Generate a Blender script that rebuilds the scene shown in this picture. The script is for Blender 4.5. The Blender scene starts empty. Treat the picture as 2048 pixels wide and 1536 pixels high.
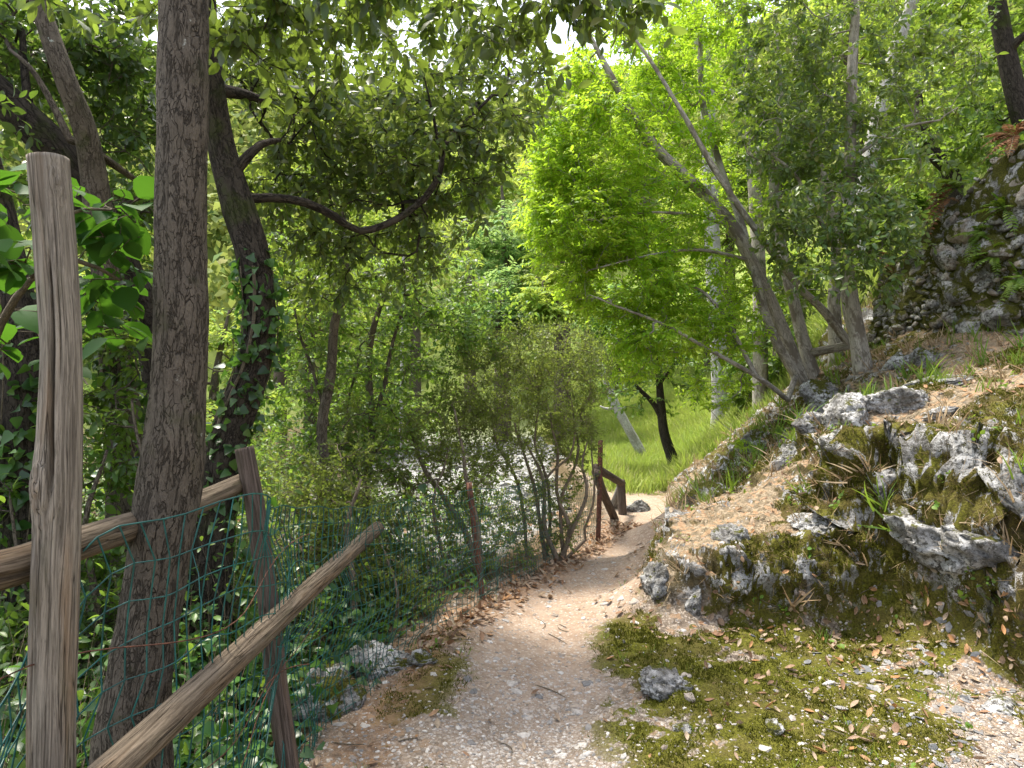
import bpy, math, random
import numpy as np
from mathutils import Vector

rng = np.random.default_rng(7)
S = bpy.context.scene
COL = S.collection
F = 2048 * 24 / 36.0
CAMZ = 1.6

def P(px, py, d):
    """world point seen at photo pixel (px, py) at distance d in front of the camera"""
    return np.array([(px - 1024) / F * d, d, CAMZ - (py - 768) / F * d])

# ------------------------------------------------------------------ noise
def _hash(ix, iy, iz, seed):
    h = (ix * 374761393 + iy * 668265263 + iz * 2147483647 + seed * 1274126177) & 0xFFFFFFFF
    h = ((h ^ (h >> 13)) * 1274126177) & 0xFFFFFFFF
    h = ((h ^ (h >> 16)) * 2246822519) & 0xFFFFFFFF
    return ((h ^ (h >> 15)) & 0xFFFF) / 65535.0

def vnoise(p, seed=0):
    p = np.asarray(p, float)
    i = np.floor(p).astype(np.int64); f = p - i
    u = f * f * f * (f * (f * 6 - 15) + 10)
    out = 0
    for dx in (0, 1):
        wx = u[:, 0] if dx else 1 - u[:, 0]
        for dy in (0, 1):
            wy = u[:, 1] if dy else 1 - u[:, 1]
            for dz in (0, 1):
                wz = u[:, 2] if dz else 1 - u[:, 2]
                out = out + wx * wy * wz * _hash(i[:, 0] + dx, i[:, 1] + dy, i[:, 2] + dz, seed)
    return out * 2 - 1

def fbm(p, octaves=4, gain=0.5, seed=0, ridged=False):
    p = np.asarray(p, float); a = 1.0; s = 0; t = 0
    for o in range(octaves):
        n = vnoise(p * (2.03 ** o) + 17.3 * o, seed + o)
        if ridged: n = 1 - 2 * np.abs(n)
        s = s + a * n; t += a; a *= gain
    return s / t

def sstep(a, b, x):
    t = np.clip((x - a) / (b - a), 0, 1)
    return t * t * (3 - 2 * t)

# ------------------------------------------------------------------ mesh building
def mesh_obj(name, V, faces, mat=None, parent=None, attrs=None, smooth=True, world_parent=None):
    """faces: list of int arrays (n,3) or (n,4)"""
    me = bpy.data.meshes.new(name)
    V = np.ascontiguousarray(V, dtype=np.float32)
    if parent is not None:
        V = V - np.array(parent.location, dtype=np.float32)
    faces = [np.asarray(f, dtype=np.int32) for f in faces if len(f)]
    loops = np.concatenate([f.ravel() for f in faces])
    sizes = np.concatenate([np.full(len(f), f.shape[1], dtype=np.int32) for f in faces])
    starts = np.zeros(len(sizes), dtype=np.int32); starts[1:] = np.cumsum(sizes)[:-1]
    me.vertices.add(len(V)); me.vertices.foreach_set('co', V.ravel())
    me.loops.add(len(loops)); me.loops.foreach_set('vertex_index', loops)
    me.polygons.add(len(sizes)); me.polygons.foreach_set('loop_start', starts)
    me.update(calc_edges=True)
    me.polygons.foreach_set('use_smooth', np.full(len(sizes), smooth, dtype=bool))
    for k, a in (attrs or {}).items():
        a = np.asarray(a, dtype=np.float32)
        if a.ndim == 1:
            at = me.attributes.new(k, 'FLOAT', 'POINT'); at.data.foreach_set('value', a)
        elif a.shape[1] == 3:
            at = me.attributes.new(k, 'FLOAT_VECTOR', 'POINT'); at.data.foreach_set('vector', a.ravel())
        else:
            at = me.attributes.new(k, 'FLOAT_COLOR', 'POINT'); at.data.foreach_set('color', a.ravel())
    if mat: me.materials.append(mat)
    o = bpy.data.objects.new(name, me); COL.objects.link(o)
    if parent is not None: o.parent = parent
    return o

def tag(o, label=None, cat=None, group=None, kind=None):
    if label: o['label'] = label
    if cat: o['category'] = cat
    if group: o['group'] = group
    if kind: o['kind'] = kind
    return o

def thing(name, loc, label, cat, group=None):
    o = bpy.data.objects.new(name, None); o.empty_display_size = 0.1
    o.location = Vector([float(c) for c in loc]); COL.objects.link(o)
    return tag(o, label, cat, group)

class MB:
    """collects vertices, faces and the along-the-grain coordinate 'tc'"""
    def __init__(s): s.V = []; s.F3 = []; s.F4 = []; s.T = []; s.n = 0
    def add(s, V, F4=None, F3=None, T=None):
        V = np.asarray(V, float)
        s.V.append(V); s.T.append(V if T is None else T)
        if F4 is not None and len(F4): s.F4.append(np.asarray(F4) + s.n)
        if F3 is not None and len(F3): s.F3.append(np.asarray(F3) + s.n)
        s.n += len(V)
    def build(s, name, mat, parent=None, **k):
        f = []
        if s.F4: f.append(np.concatenate(s.F4))
        if s.F3: f.append(np.concatenate(s.F3))
        return mesh_obj(name, np.concatenate(s.V), f, mat, parent, {'tc': np.concatenate(s.T)}, **k)

def resample(pts, rad, step):
    """Catmull-Rom through pts"""
    pts = np.asarray(pts, float); rad = np.asarray(rad, float)
    if len(pts) < 2: return pts, rad
    P0 = np.vstack([2 * pts[0] - pts[1], pts, 2 * pts[-1] - pts[-2]])
    out = []; ro = []
    for i in range(len(pts) - 1):
        a, b, c, d = P0[i:i + 4]
        n = max(1, int(math.ceil(np.linalg.norm(c - b) / step)))
        t = (np.arange(n) / n)[:, None]
        out.append(0.5 * ((2 * b) + (-a + c) * t + (2 * a - 5 * b + 4 * c - d) * t ** 2 + (-a + 3 * b - 3 * c + d) * t ** 3))
        ro.append(rad[i] * (1 - t[:, 0]) + rad[i + 1] * t[:, 0])
    out.append(pts[-1:]); ro.append(rad[-1:])
    return np.concatenate(out), np.concatenate(ro)

def frames(pts):
    t = np.gradient(pts, axis=0); t /= np.linalg.norm(t, axis=1)[:, None] + 1e-9
    n = np.zeros_like(t)
    ref = np.array([0, -1.0, 0]) if abs(t[0][1]) < 0.9 else np.array([1.0, 0, 0])
    v = ref - t[0] * ref.dot(t[0]); n[0] = v / np.linalg.norm(v)
    for i in range(1, len(t)):
        v = n[i - 1] - t[i] * n[i - 1].dot(t[i]); n[i] = v / (np.linalg.norm(v) + 1e-9)
    b = np.cross(t, n)
    return t, n, b

def tube(mb, pts, rad, segs=8, cap=True, disp=None, l0=0.0):
    """disp(theta, length, xyz) -> relative radius change"""
    t, n, b = frames(pts)
    L = np.concatenate([[0], np.cumsum(np.linalg.norm(np.diff(pts, axis=0), axis=1))]) + l0
    th = np.arange(segs) / segs * 2 * math.pi
    R = np.repeat(rad[:, None], segs, 1)
    dirs = n[:, None, :] * np.cos(th)[None, :, None] + b[:, None, :] * np.sin(th)[None, :, None]
    if disp is not None:
        X = pts[:, None, :] + dirs * R[:, :, None]
        R = R + disp(np.tile(th, len(pts)), np.repeat(L, segs), X.reshape(-1, 3)).reshape(R.shape)
    V = (pts[:, None, :] + dirs * R[:, :, None]).reshape(-1, 3)
    T = np.stack([np.cos(th)[None, :] * R, np.sin(th)[None, :] * R, np.repeat(L[:, None], segs, 1)], -1).reshape(-1, 3)
    m = len(pts)
    i = np.arange(m - 1)[:, None] * segs; j = np.arange(segs)[None, :]; j2 = (j + 1) % segs
    Q = np.stack([i + j, i + j2, i + segs + j2, i + segs + j], -1).reshape(-1, 4)
    F3 = []
    if cap:
        V = np.vstack([V, pts[:1], pts[-1:]])
        T = np.vstack([T, [[0, 0, L[0]]], [[0, 0, L[-1]]]])
        k = np.arange(segs); k2 = (k + 1) % segs
        F3 = np.vstack([np.stack([k2, k, np.full(segs, m * segs)], 1), np.stack([(m - 1) * segs + k, (m - 1) * segs + k2, np.full(segs, m * segs + 1)], 1)])
    mb.add(V, Q, F3, T)

def instance(tv, tf, pos, d, nrm, scale, jitter_w=None):
    """copies of a template (x = length, y = width, z = normal) -> V, F"""
    pos = np.asarray(pos, float); N = len(pos)
    d = d / (np.linalg.norm(d, axis=1)[:, None] + 1e-9)
    s = np.cross(nrm, d); s /= np.linalg.norm(s, axis=1)[:, None] + 1e-9
    n = np.cross(d, s)
    sc = np.broadcast_to(scale, (N,))[:, None, None]
    w = 1.0 if jitter_w is None else jitter_w[:, None, None]
    V = pos[:, None, :] + sc * (tv[None, :, 0:1] * d[:, None, :] + w * tv[None, :, 1:2] * s[:, None, :] + tv[None, :, 2:3] * n[:, None, :])
    Fc = (tf[None, :, :] + (np.arange(N) * len(tv))[:, None, None]).reshape(-1, tf.shape[1])
    return V.reshape(-1, 3), Fc

def leaf_template(stations, fold=0.25, curl=0.15):
    """stations: (t, half width) -> quads folded along the midrib"""
    V = []; Q = []
    for t, w in stations:
        z = -curl * t * t
        V += [(t, -w, z + fold * w), (t, 0, z), (t, w, z + fold * w)]
    for i in range(len(stations) - 1):
        a = i * 3
        Q += [(a, a + 3, a + 4, a + 1), (a + 1, a + 4, a + 5, a + 2)]
    return np.array(V, float), np.array(Q, int)

LEAF_OAK = leaf_template([(0, .02), (.22, .17), (.5, .23), (.78, .16), (1, .01)], .3, .2)
LEAF_BROAD = leaf_template([(0, .03), (.12, .22), (.35, .36), (.6, .36), (.82, .22), (1, .01)], .22, .22)
LEAF_IVY = leaf_template([(0, .30), (.18, .46), (.42, .34), (.68, .24), (1, .01)], .25, .2)
LEAF_NARROW = leaf_template([(0, .02), (.3, .17), (.65, .17), (1, .01)], .2, .25)
LEAF_TINY = (np.array([(0, 0, 0), (.5, -.3, .06), (1, 0, -.08), (.5, .3, .06)], float), np.array([(0, 1, 2, 3)]))
LEAF_DRY = leaf_template([(0, .03), (.25, .2), (.55, .26), (.8, .16), (1, .01)], .7, -.45)
BLADE = leaf_template([(0, .03), (.35, .028), (.7, .018), (1, .003)], .2, .35)
BLADE_FLAT = leaf_template([(0, .012), (.5, .014), (1, .004)], .1, .1)

def unit(v): return v / (np.linalg.norm(v, axis=-1, keepdims=True) + 1e-9)
def randdir(n): return unit(rng.normal(size=(n, 3)))

# ------------------------------------------------------------------ materials
class NT:
    def __init__(s, name):
        s.m = bpy.data.materials.new(name); s.m.use_nodes = True
        s.t = s.m.node_tree; s.t.nodes.clear()
        s.out = s.t.nodes.new('ShaderNodeOutputMaterial')
    def n(s, kind, **k):
        nd = s.t.nodes.new(kind)
        for a, v in k.items(): setattr(nd, a, v)
        return nd
    def l(s, a, b): s.t.links.new(a, b)
    def put(s, sock, v):
        if isinstance(v, bpy.types.NodeSocket): s.l(v, sock)
        elif isinstance(v, (tuple, list)) and len(v) == 3 and sock.type == 'RGBA': sock.default_value = (*v, 1)
        else: sock.default_value = v
    def attr(s, name, vec=True):
        a = s.n('ShaderNodeAttribute', attribute_name=name); return a.outputs['Vector' if vec else 'Fac']
    def sep(s, name):
        a = s.n('ShaderNodeAttribute', attribute_name=name); q = s.n('ShaderNodeSeparateColor'); s.l(a.outputs['Color'], q.inputs[0]); return q.outputs
    def map(s, vec, scale=(1, 1, 1), loc=(0, 0, 0), rot=(0, 0, 0)):
        m = s.n('ShaderNodeMapping'); s.l(vec, m.inputs[0]); m.inputs['Scale'].default_value = scale; m.inputs['Location'].default_value = loc; m.inputs['Rotation'].default_value = rot
        return m.outputs[0]
    def noise(s, vec, scale, detail=4, rough=.55, dist=0):
        x = s.n('ShaderNodeTexNoise'); s.l(vec, x.inputs['Vector']); x.inputs['Scale'].default_value = scale
        x.inputs['Detail'].default_value = detail; x.inputs['Roughness'].default_value = rough; x.inputs['Distortion'].default_value = dist
        return x.outputs['Fac']
    def voro(s, vec, scale, feature='F1', out='Distance', rnd=1):
        x = s.n('ShaderNodeTexVoronoi', feature=feature); s.l(vec, x.inputs['Vector']); x.inputs['Scale'].default_value = scale; x.inputs['Randomness'].default_value = rnd
        return x.outputs[out]
    def ramp(s, f, lo, hi, a=0.0, b=1.0):
        x = s.n('ShaderNodeMapRange', interpolation_type='SMOOTHSTEP'); s.put(x.inputs[0], f)
        for i, v in enumerate((lo, hi, a, b)): x.inputs[i + 1].default_value = v
        return x.outputs[0]
    def math(s, op, a, b=0.0, clamp=False):
        x = s.n('ShaderNodeMath', operation=op, use_clamp=clamp); s.put(x.inputs[0], a); s.put(x.inputs[1], b); return x.outputs[0]
    def mix(s, f, a, b):
        x = s.n('ShaderNodeMix', data_type='RGBA'); s.put(x.inputs[0], f); s.put(x.inputs[6], a); s.put(x.inputs[7], b); return x.outputs[2]
    def cramp(s, f, stops):
        x = s.n('ShaderNodeValToRGB'); s.put(x.inputs[0], f); e = x.color_ramp.elements
        while len(e) < len(stops): e.new(.5)
        for i, (p, c) in enumerate(stops): e[i].position = p; e[i].color = (*c, 1)
        return x.outputs[0]
    def bump(s, h, strength=.5, dist=.02, prev=None):
        x = s.n('ShaderNodeBump'); s.put(x.inputs['Height'], h); x.inputs['Strength'].default_value = strength; x.inputs['Distance'].default_value = dist
        if prev is not None: s.l(prev, x.inputs['Normal'])
        return x.outputs[0]
    def bsdf(s, col, rough=.8, spec=.3, normal=None, metal=0.0):
        x = s.n('ShaderNodeBsdfPrincipled'); s.put(x.inputs['Base Color'], col); s.put(x.inputs['Roughness'], rough)
        s.put(x.inputs['Specular IOR Level'], spec); s.put(x.inputs['Metallic'], metal)
        if normal is not None: s.l(normal, x.inputs['Normal'])
        return x.outputs[0]
    def end(s, sh): s.l(sh, s.out.inputs['Surface']); return s.m

def leaf_mat(name, cols, trans, tmix=.4, rough=.42, spec=.5, under=None):
    """per leaf colour variation, thin translucent leaf"""
    k = NT(name); g = k.n('ShaderNodeNewGeometry')
    rnd = g.outputs['Random Per Island']
    c = k.cramp(rnd, [(i / (len(cols) - 1), q) for i, q in enumerate(cols)])
    big = k.noise(g.outputs['Position'], .9, 2)
    hsv = k.n('ShaderNodeHueSaturation'); k.l(c, hsv.inputs['Color']); k.l(k.ramp(big, .3, .7, .8, 1.25), hsv.inputs['Value'])
    k.l(k.ramp(big, .3, .7, .488, .512), hsv.inputs['Hue'])
    col = hsv.outputs[0]
    if under is not None: col = k.mix(g.outputs['Backfacing'], col, under)
    b = k.bsdf(col, rough, spec)
    t = k.n('ShaderNodeBsdfTranslucent'); k.l(k.mix(rnd, trans, tuple(x * .6 for x in trans)), t.inputs[0])
    m = k.n('ShaderNodeMixShader'); m.inputs[0].default_value = tmix; k.l(b, m.inputs[1]); k.l(t.outputs[0], m.inputs[2])
    return k.end(m.outputs[0])

def bark_mat(name, dark, light, plates=14, lichen=0.0, moss=0.0, squash=.45, strength=.9, lich_col=(.45, .47, .42), blotch=0.0):
    k = NT(name); tc = k.attr('tc')
    v = k.map(tc, (1, 1, squash))
    wob = k.n('ShaderNodeTexNoise'); k.l(v, wob.inputs['Vector']); wob.inputs['Scale'].default_value = plates * .6; wob.inputs['Detail'].default_value = 3
    add = k.n('ShaderNodeVectorMath', operation='MULTIPLY_ADD'); k.l(wob.outputs['Color'], add.inputs[0]); add.inputs[1].default_value = (.075, .075, .075); k.l(v, add.inputs[2])
    add0 = add.outputs[0]
    mid0 = k.noise(v, plates * 1.1, 3)
    furrow = k.math('ABSOLUTE', k.math('SUBTRACT', k.noise(k.map(tc, (1, 1, squash * .5)), plates * 1.3, 5, .6, .6), .5))
    cellv = k.voro(add0, plates * 2.2, 'F1', 'Color'); cs = k.n('ShaderNodeSeparateColor'); k.l(cellv, cs.inputs[0])
    edge = k.voro(add.outputs[0], plates * 2.2, 'DISTANCE_TO_EDGE')
    fine = k.noise(v, plates * 9, 5, .7)
    mid = k.noise(v, plates * 1.5, 4)
    crack = k.math('MINIMUM', k.math('MAXIMUM', k.ramp(edge, 0.0, .06), k.ramp(mid0, .42, .56)), k.ramp(furrow, .0, .035, .1, 1))
    h = k.math('ADD', k.math('MULTIPLY', crack, .7), k.math('MULTIPLY', fine, .6))
    c = k.mix(k.ramp(k.math('ADD', k.math('MULTIPLY', crack, .3), k.math('MULTIPLY', fine, .75)), .3, .8), dark, light)
    c = k.mix(k.ramp(mid, .35, .7, 0, .5), c, tuple(x * .55 for x in light))
    c = k.mix(k.math('MULTIPLY', cs.outputs[0], .45), c, tuple(x * .45 for x in light))
    if blotch:
        c = k.mix(k.math('MULTIPLY', k.ramp(k.noise(k.map(tc, (1, 1, .5)), 7, 4, .6), .5, .58), blotch), c, dark)
    g = k.n('ShaderNodeNewGeometry')
    if lichen:
        lm = k.ramp(k.noise(tc, 9, 6, .68), .68 - lichen * .2, .74 - lichen * .2)
        c = k.mix(lm, c, lich_col)
    if moss:
        c = k.mix(k.math('MULTIPLY', k.ramp(k.noise(tc, 3.2, 5, .65), .62 - moss * .3, .8 - moss * .2), .9), c, (.05, .065, .015))
    return k.end(k.bsdf(c, .9, .15, k.bump(h, strength, .012)))

def wood_mat(name, dark, light, warm, moss=.0):
    k = NT(name); tc = k.attr('tc')
    grain = k.noise(k.map(tc, (110, 110, 4.5)), 1, 7, .7, .8)
    big = k.noise(k.map(tc, (14, 14, 1.3)), 1, 4, .6)
    fine = k.noise(k.map(tc, (300, 300, 34)), 1, 4, .65); split = k.math('ABSOLUTE', k.math('SUBTRACT', k.noise(k.map(tc, (38, 38, 1.1)), 1, 3, .5), .5))
    c = k.mix(k.ramp(grain, .32, .68), dark, light)
    c = k.mix(k.ramp(big, .5, .72, 0, .75), c, warm)
    c = k.mix(k.ramp(fine, .55, .75, 0, .5), c, tuple(x * .5 for x in dark))
    stain = k.noise(k.map(tc, (9, 9, 3.5)), 1, 5, .7)
    c = k.mix(k.ramp(stain, .58, .72, 0, .55), c, tuple(x * .6 for x in dark))
    if moss: c = k.mix(k.ramp(k.noise(k.map(tc, (12, 12, 2)), 1, 5, .7), .6 - moss * .2, .78, 0, .6), c, (.09, .095, .035))
    c = k.mix(k.math('MULTIPLY', k.ramp(split, .0, .012, .85, 0), k.ramp(big, .42, .52)), c, (.02, .016, .012))
    h = k.math('ADD', k.math('MULTIPLY', grain, .8), k.math('ADD', k.math('MULTIPLY', fine, .4), k.ramp(split, 0, .02, 0, .7)))
    return k.end(k.bsdf(c, .88, .15, k.bump(h, .85, .007)))

def flat_mat(name, a, b, scale=30, rough=.7, spec=.3, bump=.3, metal=0, attr=None, trans=None):
    k = NT(name); g = k.n('ShaderNodeNewGeometry')
    f = k.noise(g.outputs['Position'], scale, 5, .65)
    c = k.mix(k.ramp(f, .35, .68), a, b)
    return k.end(k.bsdf(c, rough, spec, k.bump(f, bump, .01), metal))

def island_mat(name, cols, rough=.8, spec=.25, bump=0, tmix=0):
    k = NT(name); g = k.n('ShaderNodeNewGeometry')
    c = k.cramp(g.outputs['Random Per Island'], [(i / (len(cols) - 1), q) for i, q in enumerate(cols)])
    f = k.noise(g.outputs['Position'], 60, 4, .65)
    c = k.mix(k.ramp(f, .3, .75, 0, .45), c, tuple(x * .35 for x in cols[0]))
    sh = k.bsdf(c, rough, spec, k.bump(f, bump, .01) if bump else None)
    if tmix:
        t = k.n('ShaderNodeBsdfTranslucent'); k.l(c, t.inputs[0])
        m = k.n('ShaderNodeMixShader'); m.inputs[0].default_value = tmix; k.l(sh, m.inputs[1]); k.l(t.outputs[0], m.inputs[2]); sh = m.outputs[0]
    return k.end(sh)

# rock shared by outcrop, boulders and wall
ROCK_LIGHT = (.46, .455, .45); ROCK_DARK = (.13, .125, .12); MOSS = (.085, .088, .012); MOSS_DARK = (.035, .034, .008)

def rock_colour(k, pos, up):
    n1 = k.noise(pos, 5, 6, .68); n2 = k.noise(pos, 28, 5, .7); n3 = k.noise(pos, 90, 3, .6)
    c = k.mix(k.ramp(n1, .38, .62), ROCK_DARK, ROCK_LIGHT)
    c = k.mix(k.ramp(n1, .55, .75, 0, .8), c, (.6, .59, .57))
    c = k.mix(k.ramp(n2, .48, .6, 0, .92), c, (.075, .07, .06))
    n5 = k.noise(pos, 46, 3, .7); c = k.mix(k.ramp(n5, .56, .66, 0, .85), c, (.05, .046, .04))
    c = k.mix(k.ramp(n3, .6, .75, 0, .5), c, (.6, .59, .57))
    return c, n1, n2, n3

def rock_mat(name, mossy=.5, warm=0.0):
    k = NT(name); g = k.n('ShaderNodeNewGeometry'); pos = g.outputs['Position']
    nz = k.n('ShaderNodeSeparateXYZ'); k.l(g.outputs['Normal'], nz.inputs[0])
    c, n1, n2, n3 = rock_colour(k, pos, nz.outputs[2])
    if warm: c = k.mix(k.ramp(k.noise(pos, 3.3, 3), .45, .6, 0, warm), c, (.34, .26, .18))
    mm = k.math('ADD', k.noise(pos, 6.5, 6, .7), k.math('MULTIPLY', nz.outputs[2], .12))
    mm = k.ramp(mm, .72 - mossy * .3, .8 - mossy * .3)
    mc = k.mix(k.ramp(n3, .35, .65), MOSS_DARK, MOSS)
    c = k.mix(mm, c, mc)
    h = k.math('ADD', k.math('MULTIPLY', n1, .5), k.math('ADD', k.math('MULTIPLY', n2, .5), k.math('MULTIPLY', n3, .25)))
    return k.end(k.bsdf(c, .92, .15, k.bump(h, .9, .03)))

M = {}
M['rock'] = rock_mat('limestone', .4)
M['rock_mossy'] = rock_mat('mossy_limestone', .62)
M['wall_stone'] = rock_mat('wall_stone', .66, .5)
M['post'] = wood_mat('weathered_wood', (.1, .085, .07), (.36, .315, .265), (.31, .215, .14), .45)
M['rail'] = wood_mat('brown_wood', (.06, .044, .03), (.26, .205, .15), (.27, .175, .1), .35)
M['post_dark'] = wood_mat('dark_wood', (.06, .045, .036), (.17, .13, .11), (.17, .11, .07), .2)
M['far_wood'] = wood_mat('old_brown_wood', (.06, .045, .035), (.16, .125, .1), (.15, .115, .085))
M['far_wood_grey'] = wood_mat('old_grey_wood', (.12, .11, .1), (.3, .29, .27), (.25, .2, .15))
M['rust'] = flat_mat('rusty_iron', (.07, .035, .025), (.19, .08, .05), 40, .8, .3, .4)
M['wire_green'] = flat_mat('green_wire', (.005, .06, .055), (.009, .115, .1), 20, .4, .5, 0)
M['wire_grey'] = flat_mat('grey_wire', (.1, .1, .1), (.25, .24, .23), 60, .5, .5, 0, .6)
M['bark_main'] = bark_mat('bark_brown', (.018, .014, .011), (.19, .16, .13), 27, .1, .3, .42, 1.0)
M['bark_dark'] = bark_mat('bark_dark', (.01, .008, .007), (.085, .07, .058), 20, .12, .35, .5, 1.0)
M['bark_mid'] = bark_mat('bark_mid', (.03, .023, .017), (.2, .165, .13), 22, .1, .3, .5, .8)
M['bark_smooth'] = bark_mat('bark_smooth', (.15, .125, .1), (.5, .46, .4), 10, .2, .3, .35, .35, blotch=.85)
M['bark_box'] = bark_mat('bark_box', (.07, .052, .036), (.3, .24, .18), 30, .1, .2, .5, .6)
M['bark_pale'] = bark_mat('bark_pale', (.22, .2, .18), (.55, .54, .52), 14, .2, 0, .8, .3, blotch=.6)
M['bark_twig'] = bark_mat('bark_twig', (.05, .04, .028), (.2, .165, .12), 40, 0, 0, .5, .4)
M['leaf_oak'] = leaf_mat('leaf_oak', [(.026, .055, .016), (.045, .09, .02), (.07, .125, .024), (.11, .15, .03), (.18, .18, .04)], (.3, .42, .05), .45, .36, .55, (.07, .095, .05))
M['leaf_oak_deep'] = leaf_mat('leaf_oak_deep', [(.02, .048, .016), (.035, .078, .02), (.058, .11, .022), (.1, .15, .028)], (.24, .4, .045), .4, .34, .6, (.06, .09, .045))
M['leaf_bright'] = leaf_mat('leaf_bright', [(.07, .17, .012), (.12, .25, .016), (.19, .34, .02), (.28, .4, .03), (.4, .44, .05)], (.58, .84, .05), .55, .5, .35)
M['leaf_mid'] = leaf_mat('leaf_mid', [(.035, .085, .016), (.06, .125, .02), (.09, .17, .022), (.14, .2, .03)], (.3, .46, .05), .45, .45, .4)
M['leaf_holm'] = leaf_mat('leaf_holm', [(.03, .06, .016), (.05, .1, .02), (.08, .14, .024), (.14, .2, .03), (.22, .2, .05)], (.32, .46, .05), .42, .36, .55, (.09, .125, .06))
M['leaf_thicket'] = leaf_mat('leaf_thicket', [(.03, .07, .018), (.05, .11, .02), (.075, .155, .024), (.13, .2, .035)], (.32, .5, .055), .48, .4, .5)
M['leaf_box'] = leaf_mat('leaf_box', [(.07, .095, .025), (.1, .15, .03), (.14, .2, .035), (.2, .23, .055)], (.36, .46, .07), .45, .5, .4)
M['leaf_broad'] = leaf_mat('leaf_broad', [(.02, .065, .014), (.032, .09, .018), (.05, .12, .02)], (.14, .34, .025), .36, .6, .2)
M['leaf_ivy'] = leaf_mat('leaf_ivy', [(.015, .045, .014), (.028, .075, .018), (.05, .12, .022), (.08, .16, .03)], (.16, .36, .04), .3, .35, .5)
M['leaf_far'] = leaf_mat('leaf_far', [(.13, .25, .035), (.17, .3, .04), (.22, .33, .045), (.29, .35, .06)], (.5, .62, .09), .5, .6, .25)
M['leaf_far_cool'] = leaf_mat('leaf_far_cool', [(.1, .22, .07), (.13, .26, .08), (.17, .3, .09)], (.4, .58, .16), .5, .6, .25)
M['leaf_wood'] = leaf_mat('leaf_wood', [(.1, .17, .05), (.14, .21, .05), (.2, .25, .06), (.27, .26, .07)], (.36, .42, .1), .4, .7, .2)
M['fern'] = leaf_mat('leaf_fern', [(.06, .12, .012), (.09, .16, .014), (.14, .2, .02)], (.3, .42, .03), .4, .5, .3)
M['grass_green'] = leaf_mat('grass_green', [(.07, .15, .02), (.1, .19, .025), (.15, .23, .035)], (.32, .46, .05), .4, .55, .3)
M['grass_meadow'] = leaf_mat('grass_meadow', [(.17, .25, .05), (.23, .3, .065), (.3, .34, .09), (.4, .37, .17)], (.45, .58, .09), .42, .6, .25)
M['straw'] = island_mat('straw', [(.26, .17, .09), (.4, .29, .17), (.52, .41, .27)], .8, .2, 0, .25)
M['litter'] = island_mat('dry_leaf', [(.16, .1, .065), (.3, .165, .09), (.36, .26, .18), (.45, .35, .25), (.42, .21, .08), (.36, .3, .22)], .7, .3, .3, .15)
M['pebble'] = island_mat('pebble', [(.2, .165, .135), (.36, .31, .27), (.48, .44, .4), (.16, .155, .155), (.56, .53, .5), (.32, .25, .19)], .85, .25, .3)
M['moss_tuft'] = island_mat('moss_tuft', [(.06, .062, .008), (.095, .1, .012), (.14, .145, .018)], .9, .1, 0, .3)

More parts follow.
